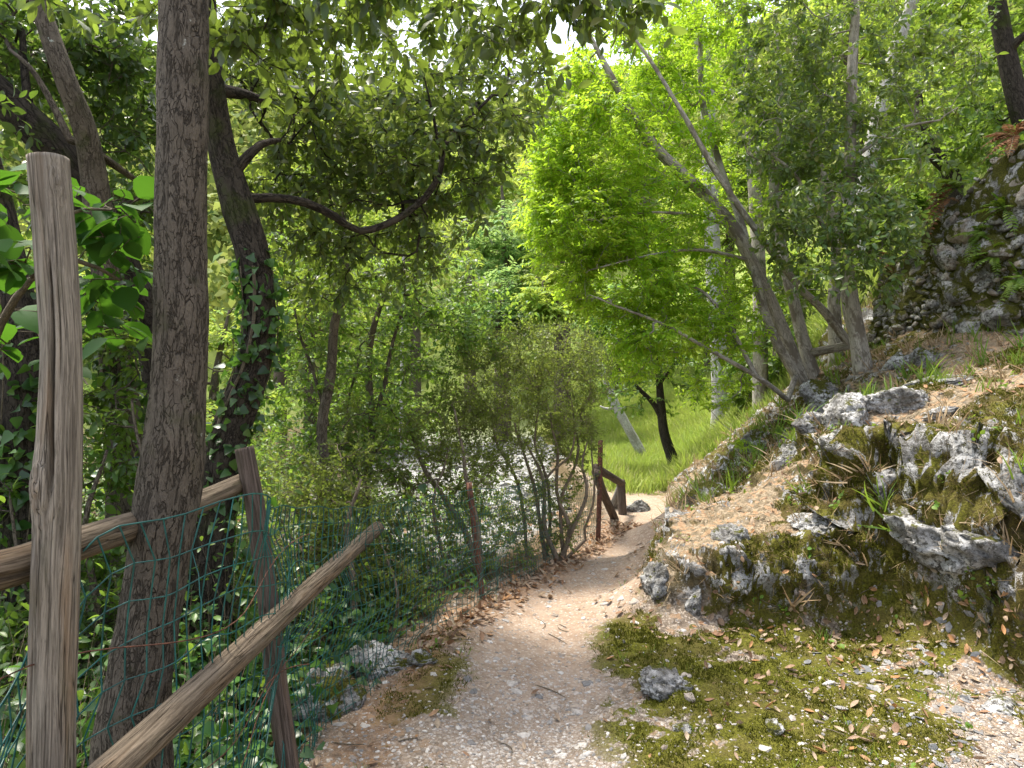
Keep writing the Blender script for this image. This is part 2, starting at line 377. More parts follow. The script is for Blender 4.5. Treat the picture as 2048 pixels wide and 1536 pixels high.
# ------------------------------------------------------------------ terrain
CTRL = [  # x, y, z
 (-.7,2,0),(0,2,0),(1,2,0),(2,2,.02),(3,2.4,.03),(0,0,0),(3,0,.1),(-.5,0,0),(.2,3.2,0),(1.2,3.2,0),(2.2,3.2,.01),
 (.3,4.5,0),(.7,5.6,0),(1.1,6.8,.0),(1.5,7.9,-.02),(1.65,8.8,-.22),(1.7,9.8,-.5),
 # foot of the bank
 (.85,4.55,0),(1.5,4.5,.0),(2.2,4.35,.02),(2.72,3.6,.02),(3.3,2.5,.05),(1.05,5.4,.05),(1.4,6.6,.05),(1.8,7.9,.02),
 (1.12,4.66,.2),(1.5,4.6,.22),(1.5,4.78,.46),(1.9,4.52,.25),(1.9,4.7,.55),(2.25,4.47,.32),(2.3,4.62,.56),(2.6,4.12,.38),(2.7,4.18,.72),(2.9,3.72,.4),(2.98,3.86,.85),(3.14,3.25,.35),(3.28,3.38,.8),(1.2,5.05,.4),(1.38,5.3,.48),(1.75,7.2,.32),(1.62,6.6,.3),(1.3,5.9,.3),(2.0,7.9,.2),
 (1.38,5.35,.48),(2.26,5.0,.64),(1.85,5.6,.66),
 (1.2,4.15,0),(1.8,4.12,0),(2.2,4.02,0),(2.5,3.6,0.01),(.9,4.25,0),(2.85,3.0,.02),(1.5,4.32,0),(1.9,4.3,.02),(2.35,4.15,.04),
 # lower hump
 (1.05,4.95,.3),(1.75,4.95,.56),(1.45,5.5,.5),(2.2,4.75,.6),(2.1,6.0,.68),(2.05,6.6,.5),(2.3,7.5,.42),(2.45,8.4,.26),(2.45,4.55,.55),
 # tall outcrop on the right
 (2.6,4.55,.72),(2.72,4.35,.82),(2.72,4.9,1.05),(2.95,4.3,1.02),(3.2,4.15,1.2),(3.0,3.75,.55),(3.35,3.3,.8),(3.6,3.5,1.3),(2.85,5.7,1.38),
 (3.85,6,1.56),(4.1,5.4,1.62),(4.3,4.3,1.6),(4.6,3.3,1.6),(4.2,2.4,1.3),
 # terrace slope up to the wall
 (2.95,8.5,.74),(2.6,7.2,.7),(3.3,7.2,1.15),(3.8,9,1.5),(4.2,8,1.74),(4.54,7.4,1.93),(5.25,6.95,2.12),(6,5.5,2.2),(5.6,6.2,2.12),(5,9.2,2.2),
 # behind the wall
 (5.9,9.5,2.9),(7.2,8.4,4.0),(7.6,10,4.2),(6.4,11.5,3.7),(9,9,5.2),(9,5,4.6),(12,12,7),(5.2,11,2.6),
 # beyond the crest, meadow
 (2.1,9.7,-.05),(2.6,11,.05),(3.6,13,.2),(2.1,13,-.3),(4.2,11,1.1),(3.3,20,.65),(5.8,16,1.35),(5.25,22,1.4),(8.7,25,2.9),(11,38,6.5),(9,16,3.6),(14,22,6.5),
 # valley floor with pale gravel
 (.6,9,-.95),(-.4,7.5,-1.0),(-1.2,11.5,-1.25),(-1.9,21,-1.2),(1.4,16.5,-.9),(0,14,-1.2),(1.5,12,-.75),
 # left slope
 (-.95,2,-.08),(-1.6,2,-.6),(-3,3,-1.5),(-6,6,-2.4),(-3,8,-1.6),(-1.7,4.3,-.6),(-.9,4.3,-.06),(-1.05,3.4,-.08),(-.55,5,-.06),(-1.1,5.4,-.6),(.0,6,-.06),(.5,7,-.06),(-.3,6.8,-.5),(.6,8,-.5),(-1.4,0,-.3),(-3.5,-1,-1.2),
 (-10,15,-2),(-15,28,2),(-25,45,13),(-5,30,-.3),(0,40,5),(0,65,20),(-40,60,28),(20,60,26),(40,60,37),(70,30,26),(40,20,17),(-60,20,10),(-12,2,-3.5),
 (0,-6,.2),(6,-3,2),(12,0,5.5),(-10,-4,-3.5),(0,-40,2),(-60,-40,-6),(60,-40,20),(0,110,42),(-80,110,50),(80,110,66),(120,60,64),(-120,60,50),
]
CTRL = np.array(CTRL, float)
def _phi(r): return np.sqrt(r * r + .035)
_A = _phi(np.linalg.norm(CTRL[:, None, :2] - CTRL[None, :, :2], axis=2))
_n = len(CTRL)
_B = np.zeros((_n + 3, _n + 3)); _B[:_n, :_n] = _A - np.eye(_n) * .004
_B[:_n, _n] = 1; _B[:_n, _n + 1:] = CTRL[:, :2]; _B[_n, :_n] = 1; _B[_n + 1:, :_n] = CTRL[:, :2].T
_W = np.linalg.solve(_B, np.concatenate([CTRL[:, 2], np.zeros(3)]))
def H(x, y):
    x = np.atleast_1d(np.asarray(x, float)); y = np.atleast_1d(np.asarray(y, float)); out = np.empty(len(x))
    for i in range(0, len(x), 40000):
        a, b = x[i:i + 40000], y[i:i + 40000]
        r = np.hypot(a[:, None] - CTRL[None, :, 0], b[:, None] - CTRL[None, :, 1])
        out[i:i + 40000] = _phi(r) @ _W[:_n] + _W[_n] + _W[_n + 1] * a + _W[_n + 2] * b
    return out

def sdist(x, y, line):
    """signed distance to a polyline, positive to its right"""
    line = np.array(line, float); best = np.full(len(x), 1e9); sg = np.ones(len(x)); bc = np.zeros(len(x))
    for a, b in zip(line[:-1], line[1:]):
        ab = b - a; t = np.clip(((x - a[0]) * ab[0] + (y - a[1]) * ab[1]) / ab.dot(ab), 0, 1)
        dx = x - a[0] - t * ab[0]; dy = y - a[1] - t * ab[1]; d = np.hypot(dx, dy)
        c = ab[0] * (y - a[1]) - ab[1] * (x - a[0])
        ac = np.abs(c) / np.linalg.norm(ab)
        m = (d < best - 1e-7) | ((np.abs(d - best) <= 1e-7) & (ac > bc)); best = np.where(m, d, best); bc = np.where(m, ac, bc); sg = np.where(m, np.where(c < 0, 1, -1), sg)
    return best * sg
EDGE = [(-.9,-6),(-.85,1.5),(-.8,2.6),(-.76,3.4),(-.58,4.3),(-.26,5),(.28,6),(.78,7),(1.2,8),(1.35,9.5),(1.2,14)]    # left edge of the path
FOOT = [(4.4,0),(3.3,2.4),(2.72,3.55),(2.35,4.3),(1.5,4.42),(.9,4.5),(1.06,5.4),(1.45,6.5),(1.88,7.8),(2.15,9.2),(2.2,11),(2.9,14)]     # foot of the bank (bank on its far right)
CENTRE = [(.0,-2),(.02,2.4),(.1,3.6),(.22,4.6),(.62,5.6),(1.0,6.6),(1.45,7.9),(1.6,9.6)]

def axis(a, b, step, lo, hi, g):
    mid = list(np.arange(a, b, step)); l = []; s = step; v = a
    while v > lo: s *= g; v -= s; l.append(v)
    r = []; s = step; v = mid[-1]
    while v < hi: s *= g; v += s; r.append(v)
    return np.array(l[::-1] + mid + r)
gx = axis(-.9, 4.6, .019, -150, 150, 1.07); gy = axis(2.6, 8.6, .019, -45, 125, 1.07)
X, Y = np.meshgrid(gx, gy); nx, ny = len(gx), len(gy)
x = X.ravel(); y = Y.ravel()
z = H(x, y)
dE = sdist(x, y, EDGE); dF = sdist(x, y, FOOT)
_cap = (.4 + .85 * sstep(2.05, 2.6, x) * (1 - sstep(4.9, 5.6, y))) * (1 - .75 * sstep(5.2, 7.2, y)) * (1 - sstep(9, 10, y)) * sstep(1.5, 2.6, y)
_w = fbm(np.stack([x, y, z], 1) * 2.5, 3, .5, 99) * .12
z = np.maximum(z, np.clip((dF + _w) * 2.3, 0, 1) * _cap)
dC = np.abs(sdist(x, y, CENTRE))
p3 = np.stack([x, y, z], 1)
far = sstep(16, 30, np.hypot(x, y))
wob = fbm(p3 * [1.6, 1.6, 1.6], 3, seed=5) * .18
bank = sstep(-.05, .22, dF + wob * .6) * (1 - far) * (y > -3)
meadow = sstep(9.9, 10.8, y + wob * 2 - (x - 2) * .15) * sstep(1.3, 2.2, x - (y - 11) * .0 + wob) * (1 - sstep(8, 14, x - y * .15))
bank = bank * (1 - sstep(0, .6, meadow))
scree = sstep(.35, .8, -dE + wob) * sstep(-3.2, -2.2, x - wob * 3 - (y - 10) * -.05) * sstep(4.4, 5.5, y) * (1 - sstep(24, 30, y)) * (1 - meadow)
pw = .14 * sstep(3.6, 5.0, y)
path = (1 - sstep(.14 + pw, .5 + 1.6 * pw, dC + wob * 1.2)) * sstep(-.02, .12, dE) * (1 - bank)
# relief: small on the path, strong on the bank
Hn = np.gradient(z.reshape(ny, nx), gy, gx)
nrm = unit(np.stack([-Hn[1].ravel(), -Hn[0].ravel(), np.ones(nx * ny)], 1))
strat = p3 @ np.array([[.85, 0, -.5], [.2, 1, .1], [.5, -.1, .85]]).T          # beds dip to the right
big = fbm(strat * [1.3, 1.3, 2.2], 5, .55, 11, True)
mid = fbm(strat * [4.5, 4, 7], 5, .6, 23)
fine = fbm(p3 * 17, 3, .6, 31)
rid = fbm(strat * [3.2, 3, 6.5], 5, .6, 67, True); rid2 = fbm(strat * [10, 9, 17], 4, .6, 83, True)
slab = fbm(strat * [.9, .9, 2.0], 3, .5, 91)
steep = 1 - nrm[:, 2]
rockrelief = big * .12 + mid * .06 + rid * .055 + rid2 * .035 + fine * .018
amp = bank * (.4 + 1.25 * sstep(.1, .42, steep)) * sstep(0, .5, dF + .2)
soil = fbm(p3 * 2.2, 4, .5, 41) * .035 + fbm(p3 * 11, 3, .6, 43) * .011
lump = fbm(p3 * .12, 4, .5, 51) * 1.6 * far
disp = rockrelief * amp + soil * (1 - .6 * path) * (1 - far) + lump * (np.hypot(x, y) > 16)
G = p3 + nrm * disp[:, None]
_cush = np.clip(fbm(p3 * 7, 4, .55, 121) + .12, 0, 1) * .05 + np.clip(fbm(p3 * 23, 3, .6, 122), 0, 1) * .02
G[:, 2] -= .035 * (1 - sstep(.1, .5, dC)) * (y < 9) * (y > 0)
outc = sstep(2.2, 2.7, x) * (1 - sstep(5.6, 6.4, y)) * sstep(.12, .3, steep)
rkv = rid * .6 + rid2 * .45 + big * .25 + slab * .5 * outc
_vb = (bank > .6) & (y > 2) & (y < 10) & (x < 6)
def _q(m, f): return np.quantile(rkv[m], 1 - f)
thr = _q(_vb, .04) + (_q(_vb, .15) - _q(_vb, .04)) * sstep(.06, .28, steep)
thr = thr + (_q(_vb & (outc > .5), .3) - thr) * outc
rock = bank * sstep(-.05, .05, rkv - thr)
mossn = fbm(p3 * 1.7, 4, .6, 61)
flatgr = (1 - path) * (1 - bank) * sstep(.0, .2, dE)
moss = np.clip(flatgr * sstep(-.2, .12, mossn + .34 * sstep(.14, .42, dC) * (x > .05) + .3 * sstep(.2, .4, dC) * (x < 0) * (y < 4.3) * sstep(.25, .5, dE) + .05 - .55 * sstep(1.2, 2.3, x + .4 * mossn) * (y < 4.4) ) + bank * sstep(-.12, .22, mossn + .3 * sstep(.15, .4, steep) + .12 * sstep(2.2, 3, x) * (1 - sstep(6.2, 7, y))), 0, 1)
G += nrm * (_cush * moss * (1 - path) * (np.hypot(x, y) < 12) * (1 - .5 * rock))[:, None]
idx = np.arange(nx * ny).reshape(ny, nx)
quads = np.stack([idx[:-1, :-1], idx[:-1, 1:], idx[1:, 1:], idx[1:, :-1]], -1).reshape(-1, 4)
m1 = np.stack([path, moss, bank, np.ones_like(path)], 1); m2 = np.stack([meadow, scree, rock, np.ones_like(path)], 1)
wood = sstep(20, 32, np.hypot(x, y)) * (1 - meadow * .8)
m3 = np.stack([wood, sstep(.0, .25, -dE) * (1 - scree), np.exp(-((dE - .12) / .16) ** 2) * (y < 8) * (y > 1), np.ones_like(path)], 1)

def ground_material():
    k = NT('ground'); g = k.n('ShaderNodeNewGeometry'); pos = g.outputs['Position']
    nz = k.n('ShaderNodeSeparateXYZ'); k.l(g.outputs['Normal'], nz.inputs[0]); nz = nz.outputs[2]
    a = k.sep('m1'); b = k.sep('m2'); cc = k.sep('m3')
    n1 = k.noise(pos, 3.1, 6, .65); n2 = k.noise(pos, 19, 6, .7); n3 = k.noise(pos, 85, 4, .65); n4 = k.noise(pos, 6.5, 4, .6)
    cell = k.voro(pos, 75, 'F1', 'Color'); celld = k.voro(pos, 75, 'F1', 'Distance')
    cr = k.n('ShaderNodeSeparateColor'); k.l(cell, cr.inputs[0])
    cell2 = k.voro(pos, 28, 'F1', 'Color'); cr2 = k.n('ShaderNodeSeparateColor'); k.l(cell2, cr2.inputs[0])
    # soil with bits of leaf and stone
    soil = k.mix(k.ramp(n2, .3, .7), (.085, .065, .05), (.25, .2, .155))
    soil = k.mix(k.ramp(cr.outputs[0], .55, .9, 0, .8), soil, (.4, .34, .28))
    soil = k.mix(k.ramp(cr2.outputs[1], .8, .86, 0, .7), soil, (.3, .19, .11))
    # trodden earth, paler and stonier near the camera
    sy = k.n('ShaderNodeSeparateXYZ'); k.l(pos, sy.inputs[0])
    stony = k.ramp(k.math('ADD', sy.outputs[1], k.math('MULTIPLY', n1, 1.6)), 3.6, 4.7, 1, 0)
    earth = k.mix(k.ramp(n2, .3, .7), (.255, .18, .128), (.365, .275, .205))
    earth = k.mix(k.ramp(n1, .4, .65, 0, .6), earth, (.35, .275, .215))
    grav = k.mix(k.ramp(n1, .3, .7), (.19, .155, .125), (.29, .245, .205))
    grav = k.mix(k.ramp(cr.outputs[1], .55, .9), grav, (.5, .465, .43))
    grav = k.mix(k.ramp(celld, .45, .75, 0, .75), grav, (.16, .12, .09))
    earth = k.mix(k.ramp(n4, .5, .68, 0, .5), earth, (.25, .175, .125)); earth = k.mix(k.ramp(cr.outputs[2], .8, .95, 0, .6), earth, (.5, .44, .38)); grav = k.mix(k.ramp(n4, .48, .66, 0, .75), grav, k.mix(n3, (.13, .1, .075), (.3, .24, .19)))
    pth = k.mix(k.math('MULTIPLY', stony, k.ramp(n2, .25, .6, .55, 1)), earth, grav)
    col = k.mix(k.math('MULTIPLY', stony, .35), soil, grav)
    col = k.mix(a[0], col, pth)
    # moss
    mm = k.ramp(k.math('ADD', a[1], k.math('ADD', k.math('MULTIPLY', k.math('SUBTRACT', n2, .5), 1.9), k.math('MULTIPLY', k.math('SUBTRACT', n4, .5), 2.2))), .42, .66)
    mc = k.mix(k.ramp(n3, .3, .7), (.05, .05, .008), (.135, .135, .016))
    mc = k.mix(k.ramp(n1, .42, .68, 0, .6), mc, (.1, .075, .03))
    # bank: rock ridges, straw and dead leaf on the flatter top
    rc, r1, r2, r3 = rock_colour(k, pos, nz)
    straw = k.mix(k.ramp(n2, .3, .72), (.1, .078, .05), (.26, .205, .14))
    straw = k.mix(k.ramp(cr.outputs[0], .6, .9, 0, .7), straw, (.37, .3, .215))
    straw = k.mix(k.ramp(cr2.outputs[0], .72, .8, 0, .6), straw, (.38, .23, .13))
    top = k.ramp(nz, .62, .86)
    bk = k.mix(top, k.mix(k.ramp(n2, .35, .65), (.035, .028, .012), (.1, .08, .035)), straw)
    mb_ = k.mix(k.ramp(n4, .38, .6), mc, k.mix(k.ramp(n3, .35, .65), (.028, .022, .007), (.085, .068, .016)))
    bk = k.mix(k.math('MULTIPLY', mm, k.ramp(n3, .25, .5, .55, 1)), bk, mb_)
    rk = k.ramp(k.math('ADD', b[2], k.math('MULTIPLY', k.math('SUBTRACT', r2, .5), 1.1)), .42, .55)
    rk2 = k.math('MAXIMUM', k.ramp(k.math('ADD', r2, k.math('MULTIPLY', r3, .3)), .79, .83, 0, .8), k.ramp(k.noise(k.map(pos, (10, 10, 4.6)), 1, 6, .72), .545, .575))
    bk = k.mix(k.math('MAXIMUM', rk, k.math('MULTIPLY', rk2, k.ramp(nz, .9, .7))), bk, rc)
    col = k.mix(k.math('MULTIPLY', mm, k.math('SUBTRACT', 1.0, k.math('MULTIPLY', a[0], .8))), col, mc)
    col = k.mix(a[2], col, bk)
    # meadow, scree, wooded slope, shady leaf floor
    med = k.mix(k.ramp(n1, .35, .65), (.15, .24, .04), (.27, .3, .08))
    col = k.mix(b[0], col, med)
    sc = k.mix(k.ramp(cr2.outputs[2], .2, .9), (.2, .2, .2), (.4, .395, .39)); sc = k.mix(k.ramp(n2, .5, .68, 0, .7), sc, (.22, .21, .2))
    col = k.mix(k.ramp(k.math('ADD', b[1], k.math('MULTIPLY', k.math('SUBTRACT', n1, .5), .8)), .35, .55), col, sc)
    col = k.mix(cc[0], col, k.mix(k.noise(pos, .3, 4), (.08, .12, .03), (.2, .22, .06)))
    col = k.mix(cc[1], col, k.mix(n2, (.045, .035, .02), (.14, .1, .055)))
    col = k.mix(cc[0], col, k.mix(k.noise(pos, .3, 4), (.08, .13, .03), (.2, .24, .06)))
    col = k.mix(k.math('MULTIPLY', cc[2], k.ramp(n2, .3, .6, .2, .9)), col, k.mix(cr2.outputs[0], (.2, .11, .06), (.36, .23, .14)))
    h = k.math('ADD', k.math('MULTIPLY', n2, .7), k.math('ADD', k.math('MULTIPLY', n3, .5), k.math('MULTIPLY', k.math('SUBTRACT', .6, celld), k.math('MULTIPLY', stony, .6))))
    return k.end(k.bsdf(col, .93, .12, k.bump(h, .9, .022)))
GM = ground_material()
fm = lambda v: v[quads].mean(1)
reg = np.full(len(quads), 0)
reg[fm(np.hypot(x, y)) > 30] = 5
reg[(fm(scree) > .5)] = 4
reg[(fm(meadow) > .5) & (reg != 5)] = 3
reg[fm(bank) > .5] = 2
reg[fm(path) > .5] = 1
GROUND = {}
for r, nm in enumerate(['ground', 'dirt_path', 'rocky_bank', 'meadow', 'gravel_bed', 'hills']):
    q = quads[reg == r]; u, inv = np.unique(q, return_inverse=True)
    o = mesh_obj(nm, G[u], [inv.reshape(-1, 4)], GM, None, {'m1': m1[u], 'm2': m2[u], 'm3': m3[u]})
    tag(o, kind='structure'); GROUND[nm] = o

# face centres for scattering
FC = G[quads].mean(1); e1 = G[quads[:, 2]] - G[quads[:, 0]]; e2 = G[quads[:, 3]] - G[quads[:, 1]]
FN = np.cross(e1, e2); FA = np.linalg.norm(FN, axis=1) * .5; FN = FN / (2 * FA[:, None] + 1e-12)
fP, fM, fB, fMe, fS, fR, fE, fdE = (fm(v) for v in (path, moss, bank, meadow, scree, rock, m3[:, 2], dE))
fsteep = 1 - FN[:, 2]
def scatter(n, weight):
    w = weight * FA; w = np.where((FC[:, 1] > .8), w, 0); w = w / w.sum()
    i = rng.choice(len(w), n, p=w)
    q = quads[i]; a, b = rng.random((2, n, 1))
    p = G[q[:, 0]] * (1 - a) * (1 - b) + G[q[:, 1]] * a * (1 - b) + G[q[:, 2]] * a * b + G[q[:, 3]] * (1 - a) * b
    return p, FN[i], i
def ground_z(xx, yy):
    j = np.clip(np.searchsorted(gx, xx), 1, nx - 1); i = np.clip(np.searchsorted(gy, yy), 1, ny - 1)
    tx = (xx - gx[j - 1]) / (gx[j] - gx[j - 1]); ty = (yy - gy[i - 1]) / (gy[i] - gy[i - 1]); Z = G[:, 2].reshape(ny, nx)
    return Z[i - 1, j - 1] * (1 - tx) * (1 - ty) + Z[i - 1, j] * tx * (1 - ty) + Z[i, j - 1] * (1 - tx) * ty + Z[i, j] * tx * ty
def gz(a, b): return float(ground_z(np.array([a]), np.array([b]))[0])

# ------------------------------------------------------------------ posts, rails, netting
def up_line(pts):
    """[(px, py, d)] -> world points"""
    return np.array([P(*q) for q in pts])

def log(name, parent, pts, rad, mat, seed=0, segs=28, rough=.05, step=.02, cracks=(), knots=(), bend=.0):
    pts = np.asarray(pts, float)
    c, r = resample(pts, rad, step)
    L = np.concatenate([[0], np.cumsum(np.linalg.norm(np.diff(c, axis=0), axis=1))])
    r0 = float(np.mean(rad))
    c = c + np.stack([vnoise(np.stack([L * 2.3, L * 0 + i * 7.1, L * 0], 1), seed + i) for i in range(3)], 1) * r0 * bend
    def disp(th, l, X):
        v = np.stack([np.cos(th) * 1.1, np.sin(th) * 1.1, l * 3.5], 1)
        d = r0 * rough * fbm(v, 3, .5, seed) + r0 * .02 * fbm(v * [6, 6, .6], 2, .5, seed + 5)
        for (t0, l0, l1, wid, dep) in cracks:
            tt = t0 + .05 * vnoise(np.stack([l * 5, l * 0, l * 0], 1), seed + 9) 
            a = np.abs((th - tt + math.pi) % (2 * math.pi) - math.pi)
            m = sstep(l0, l0 + .12, l) * (1 - sstep(l1 - .12, l1, l))
            d = d - r0 * dep * m * np.exp(-(a / wid) ** 2)
        for (t0, l0, size, hgt) in knots:
            a = ((th - t0 + math.pi) % (2 * math.pi) - math.pi) * r0; q = np.sqrt((a / .8) ** 2 + ((l - l0) / 1.6) ** 2) / size
            d = d + r0 * hgt * np.exp(-q * q * .7) + r0 * .05 * np.sin(q * 9) * np.exp(-q * q * .5)
        return d
    mb = MB(); tube(mb, c, r, segs, True, disp)
    return mb.build(name, mat, parent), c

def ring(mb, centre, axis, r, wr, tilt=(0, 0, 0), n=26, wob=.06, seed=0):
    axis = np.array(axis, float) + np.array(tilt); axis /= np.linalg.norm(axis)
    a = np.cross(axis, [0, 1, .1]); a /= np.linalg.norm(a); b = np.cross(axis, a)
    t = np.linspace(0, 2 * math.pi, n)
    rr = r * (1 + wob * np.sin(t * 3 + seed) * .3)
    pts = np.array(centre) + a * (np.cos(t) * rr)[:, None] + b * (np.sin(t) * rr)[:, None]
    tube(mb, pts, np.full(n, wr), 5, True)

fence = thing('wire_fence', (-.93, 2.1, 0), 'green wire netting fence on leaning wooden posts and rails along the path edge', 'fence')
# tall bleached post close to the camera
pp = up_line([(102, 1640, 1.62), (104, 1420, 1.61), (110, 1180, 1.6), (118, 960, 1.6), (122, 700, 1.6), (112, 520, 1.6), (96, 316, 1.6)])
pr = [.049, .048, .048, .0485, .043, .044, .043]
o, tall_c = log('post', fence, pp, pr, M['post'], 3, 170, .09, .009, cracks=[(.22, .74, 1.36, .085, .8), (.05, 1.15, 1.45, .03, .4), (-.75, .2, .75, .04, .4), (-.4, 0, .5, .03, .25), (.6, 1.0, 1.5, .025, .2)], knots=[(-.28, .80, .034, .3), (.9, 1.5, .02, .1)])
o['label'] = 'tall bleached post with long crack and knot'
tie = MB(); ring(tie, P(112, 1112, 1.6), (0, 0, 1), .0575, .0032, (.05, 0, 0), seed=1); tie.build('tie_wire', M['wire_green'], o)
tie = MB(); ring(tie, P(108, 1172, 1.6), (0, 0, 1), .0575, .0017, (-.18, .1, 0), seed=2); ring(tie, P(108, 1176, 1.6), (0, 0, 1), .0575, .0014, (-.1, .16, 0), seed=4); tie.build('tie_wire', M['wire_grey'], o)
# short dark leaning post
sp = up_line([(590, 1640, 2.62), (556, 1380, 2.66), (536, 1200, 2.69), (512, 1030, 2.72), (489, 896, 2.74)])
o, c2 = log('post', fence, sp, [.041, .04, .039, .038, .037], M['post_dark'], 12, 40, .1, .015, cracks=[(.1, .5, 1.3, .05, .35), (-.6, .1, .7, .05, .3)])
o['label'] = 'short dark leaning post'
for (px, py, d, r) in [(507, 968, 2.73, .043), (508, 982, 2.73, .043), (515, 1055, 2.715, .043), (538, 1185, 2.69, .044), (560, 1345, 2.66, .045), (571, 1490, 2.64, .045)]:
    tie = MB(); ring(tie, P(px, py, d), (-.1, 0, 1), r, .0016, (rng.normal() * .1, rng.normal() * .1, 0), seed=px); tie.build('tie_wire', M['wire_grey'], o)
# rusty iron stakes
def stake(pts, r, lab):
    c, rr = resample(up_line(pts), [r] * len(pts), .1)
    mb = MB(); tube(mb, c, rr, 10, True, lambda t, l, X: r * .08 * vnoise(X * 60, 3) - r * .45 * (np.cos(2 * t) > .3))
    o = mb.build('post', M['rust'], fence); o['label'] = lab; return c
s1 = stake([(968, 1222, 4.95), (956, 1120, 4.97), (938, 965, 5.0)], .021, 'thin rusty iron stake leaning by the path')
s2 = stake([(1196, 1082, 7.05), (1199, 985, 7.1), (1201, 880, 7.15)], .026, 'rusty iron stake near the far railing')
# rails
log('rail', fence, up_line([(-260, 1178, 1.3), (-10, 1143, 1.56), (160, 1085, 1.8), (300, 1040, 2.2), (395, 1005, 2.48), (492, 962, 2.80)]), [.045, .046, .044, .043, .041, .036], M['rail'], 21, 40, .07, .02, cracks=[(.2, .1, .62, .06, .55), (.1, .7, 1.2, .045, .3)])
log('rail', fence, [(-.926, 1.1, .725), (-.905, 1.6, .722), (-.872, 2.4, .73), (-.838, 3.1, .742), (-.787, 4.0, .757)], [.044, .044, .043, .042, .037], M['rail'], 33, 40, .08, .02, cracks=[(.15, 1.1, 2.0, .045, .35), (.5, .2, 1.2, .05, .3)])
# netting: a real square mesh hung between the posts
plan = np.array([(-1.15, 1.2), (-1.13, 1.5), (-1.05, 1.68), (-.93, 1.86), (-.865, 2.1), (-.88, 2.62), (-.72, 3.6), (-.2, 4.93), (.28, 6.0), (.9, 7.08)])
top = np.array([.95, 1.0, 1.2, 1.24, 1.25, 1.12, .96, .845, .74, .66])
pc, _ = resample(np.c_[plan, top], np.ones(len(plan)), .02)
L = np.concatenate([[0], np.cumsum(np.linalg.norm(np.diff(pc[:, :2], axis=0), axis=1))])
nu = int(L[-1] / .05); u = np.linspace(0, L[-1], nu)
cx = np.interp(u, L, pc[:, 0]); cy = np.interp(u, L, pc[:, 1]); ct = np.interp(u, L, pc[:, 2])
base = np.array([gz(a, b) for a, b in zip(cx, cy)]) - .02; base = np.where(cy < 2.6, base - .25, base)
nv = 16; GRID = np.zeros((nu, nv, 3))
tx_ = np.gradient(cx); ty_ = np.gradient(cy); tl = np.hypot(tx_, ty_)
sag = vnoise(np.c_[u * 1.4, u * 0, u * 0], 5)
for j in range(nv):
    f = j / (nv - 1)
    near = np.exp(-u * .5)
    q = np.c_[u * 3, u * 0 + j * .42, u * 0]
    GRID[:, j, 0] = cx + (-ty_ / tl) * .05 * vnoise(q, 3) + tx_ / tl * (.018 + .03 * near) * vnoise(q * 1.7, 8) + tx_ / tl * (-.10 * near) * f * f
    GRID[:, j, 1] = cy + (tx_ / tl) * .05 * vnoise(q, 4) + ty_ / tl * (.018 + .03 * near) * vnoise(q * 1.7, 8) + ty_ / tl * (.16 * near) * f * f
    GRID[:, j, 2] = base + (ct - base) * f - (1 - abs(2 * f - 1)) * .02 + .018 * vnoise(q * 2, 9) - .05 * near * (1 + sag) * (f > .7)
net = MB()
rw = np.interp(u, [0, 1.5, 3, 7], [.0026, .0022, .0018, .0016])
ri = 1 + .0 * u
for i in range(nu):
    c, r = GRID[i], np.full(nv, rw[i])
    tube(net, c, r, 4, False)
for j in range(nv):
    tube(net, GRID[:, j], rw * (1.25 if j == nv - 1 else 1), 4, False)
# loose broken ends
for k in range(14):
    i, j = rng.integers(2, 30), rng.integers(1, nv - 1); a = GRID[i, j]
    q = a + np.cumsum(rng.normal(size=(5, 3)) * [.012, .012, .02] + [.004, -.004, -.012], axis=0)
    tube(net, np.vstack([a, q]), np.full(6, .0017), 4, False)
net.build('netting', M['wire_green'], fence)
# slack slack brown wires in front of the trunk
for seed, (zz, dz) in enumerate([(.92, .02), (.55, -.12), (.3, .35)]):
    uu = np.linspace(.15, 1.7, 24); q = np.c_[np.interp(uu, u, cx), np.interp(uu, u, cy) , zz + dz * (uu - .8) + .05 * np.sin(uu * 5 + seed)]
    q[:, 0] += .02; bw = MB(); tube(bw, q, np.full(24, .002), 4, False); bw.build('slack_wire', M['rust'], fence)

rl = thing('wooden_railing', P(1220, 1065, 8), 'low brown log railing with diagonal brace at the path crest', 'railing')
def rlog(name, pts, r, mat, seed): return log(name, rl, up_line(pts), r, M[mat], seed, 16, .07, .05)[0]
rlog('post', [(1248, 1100, 8.6), (1246, 1040, 8.6), (1241, 960, 8.6)], [.055] * 3, 'far_wood', 41)
rlog('top_rail', [(1192, 936, 7.12), (1216, 950, 7.8), (1244, 967, 8.62)], [.045] * 3, 'far_wood', 42)
rlog('brace', [(1192, 944, 7.1), (1206, 985, 7.6), (1236, 1052, 8.4)], [.048] * 3, 'far_wood', 43)
rlog('handrail', [(1242, 972, 8.75), (1226, 1010, 9.0), (1204, 1045, 9.3), (1178, 1074, 9.6), (1148, 1098, 9.9)], [.05, .05, .055, .06, .06], 'far_wood_grey', 44)
rlog('post', [(1238, 985, 9.0), (1232, 1012, 9.1), (1216, 1062, 9.2)], [.055] * 3, 'far_wood_grey', 45)
rlog('post', [(1204, 1050, 9.4), (1192, 1078, 9.45), (1172, 1105, 9.5)], [.05] * 3, 'far_wood_grey', 46)

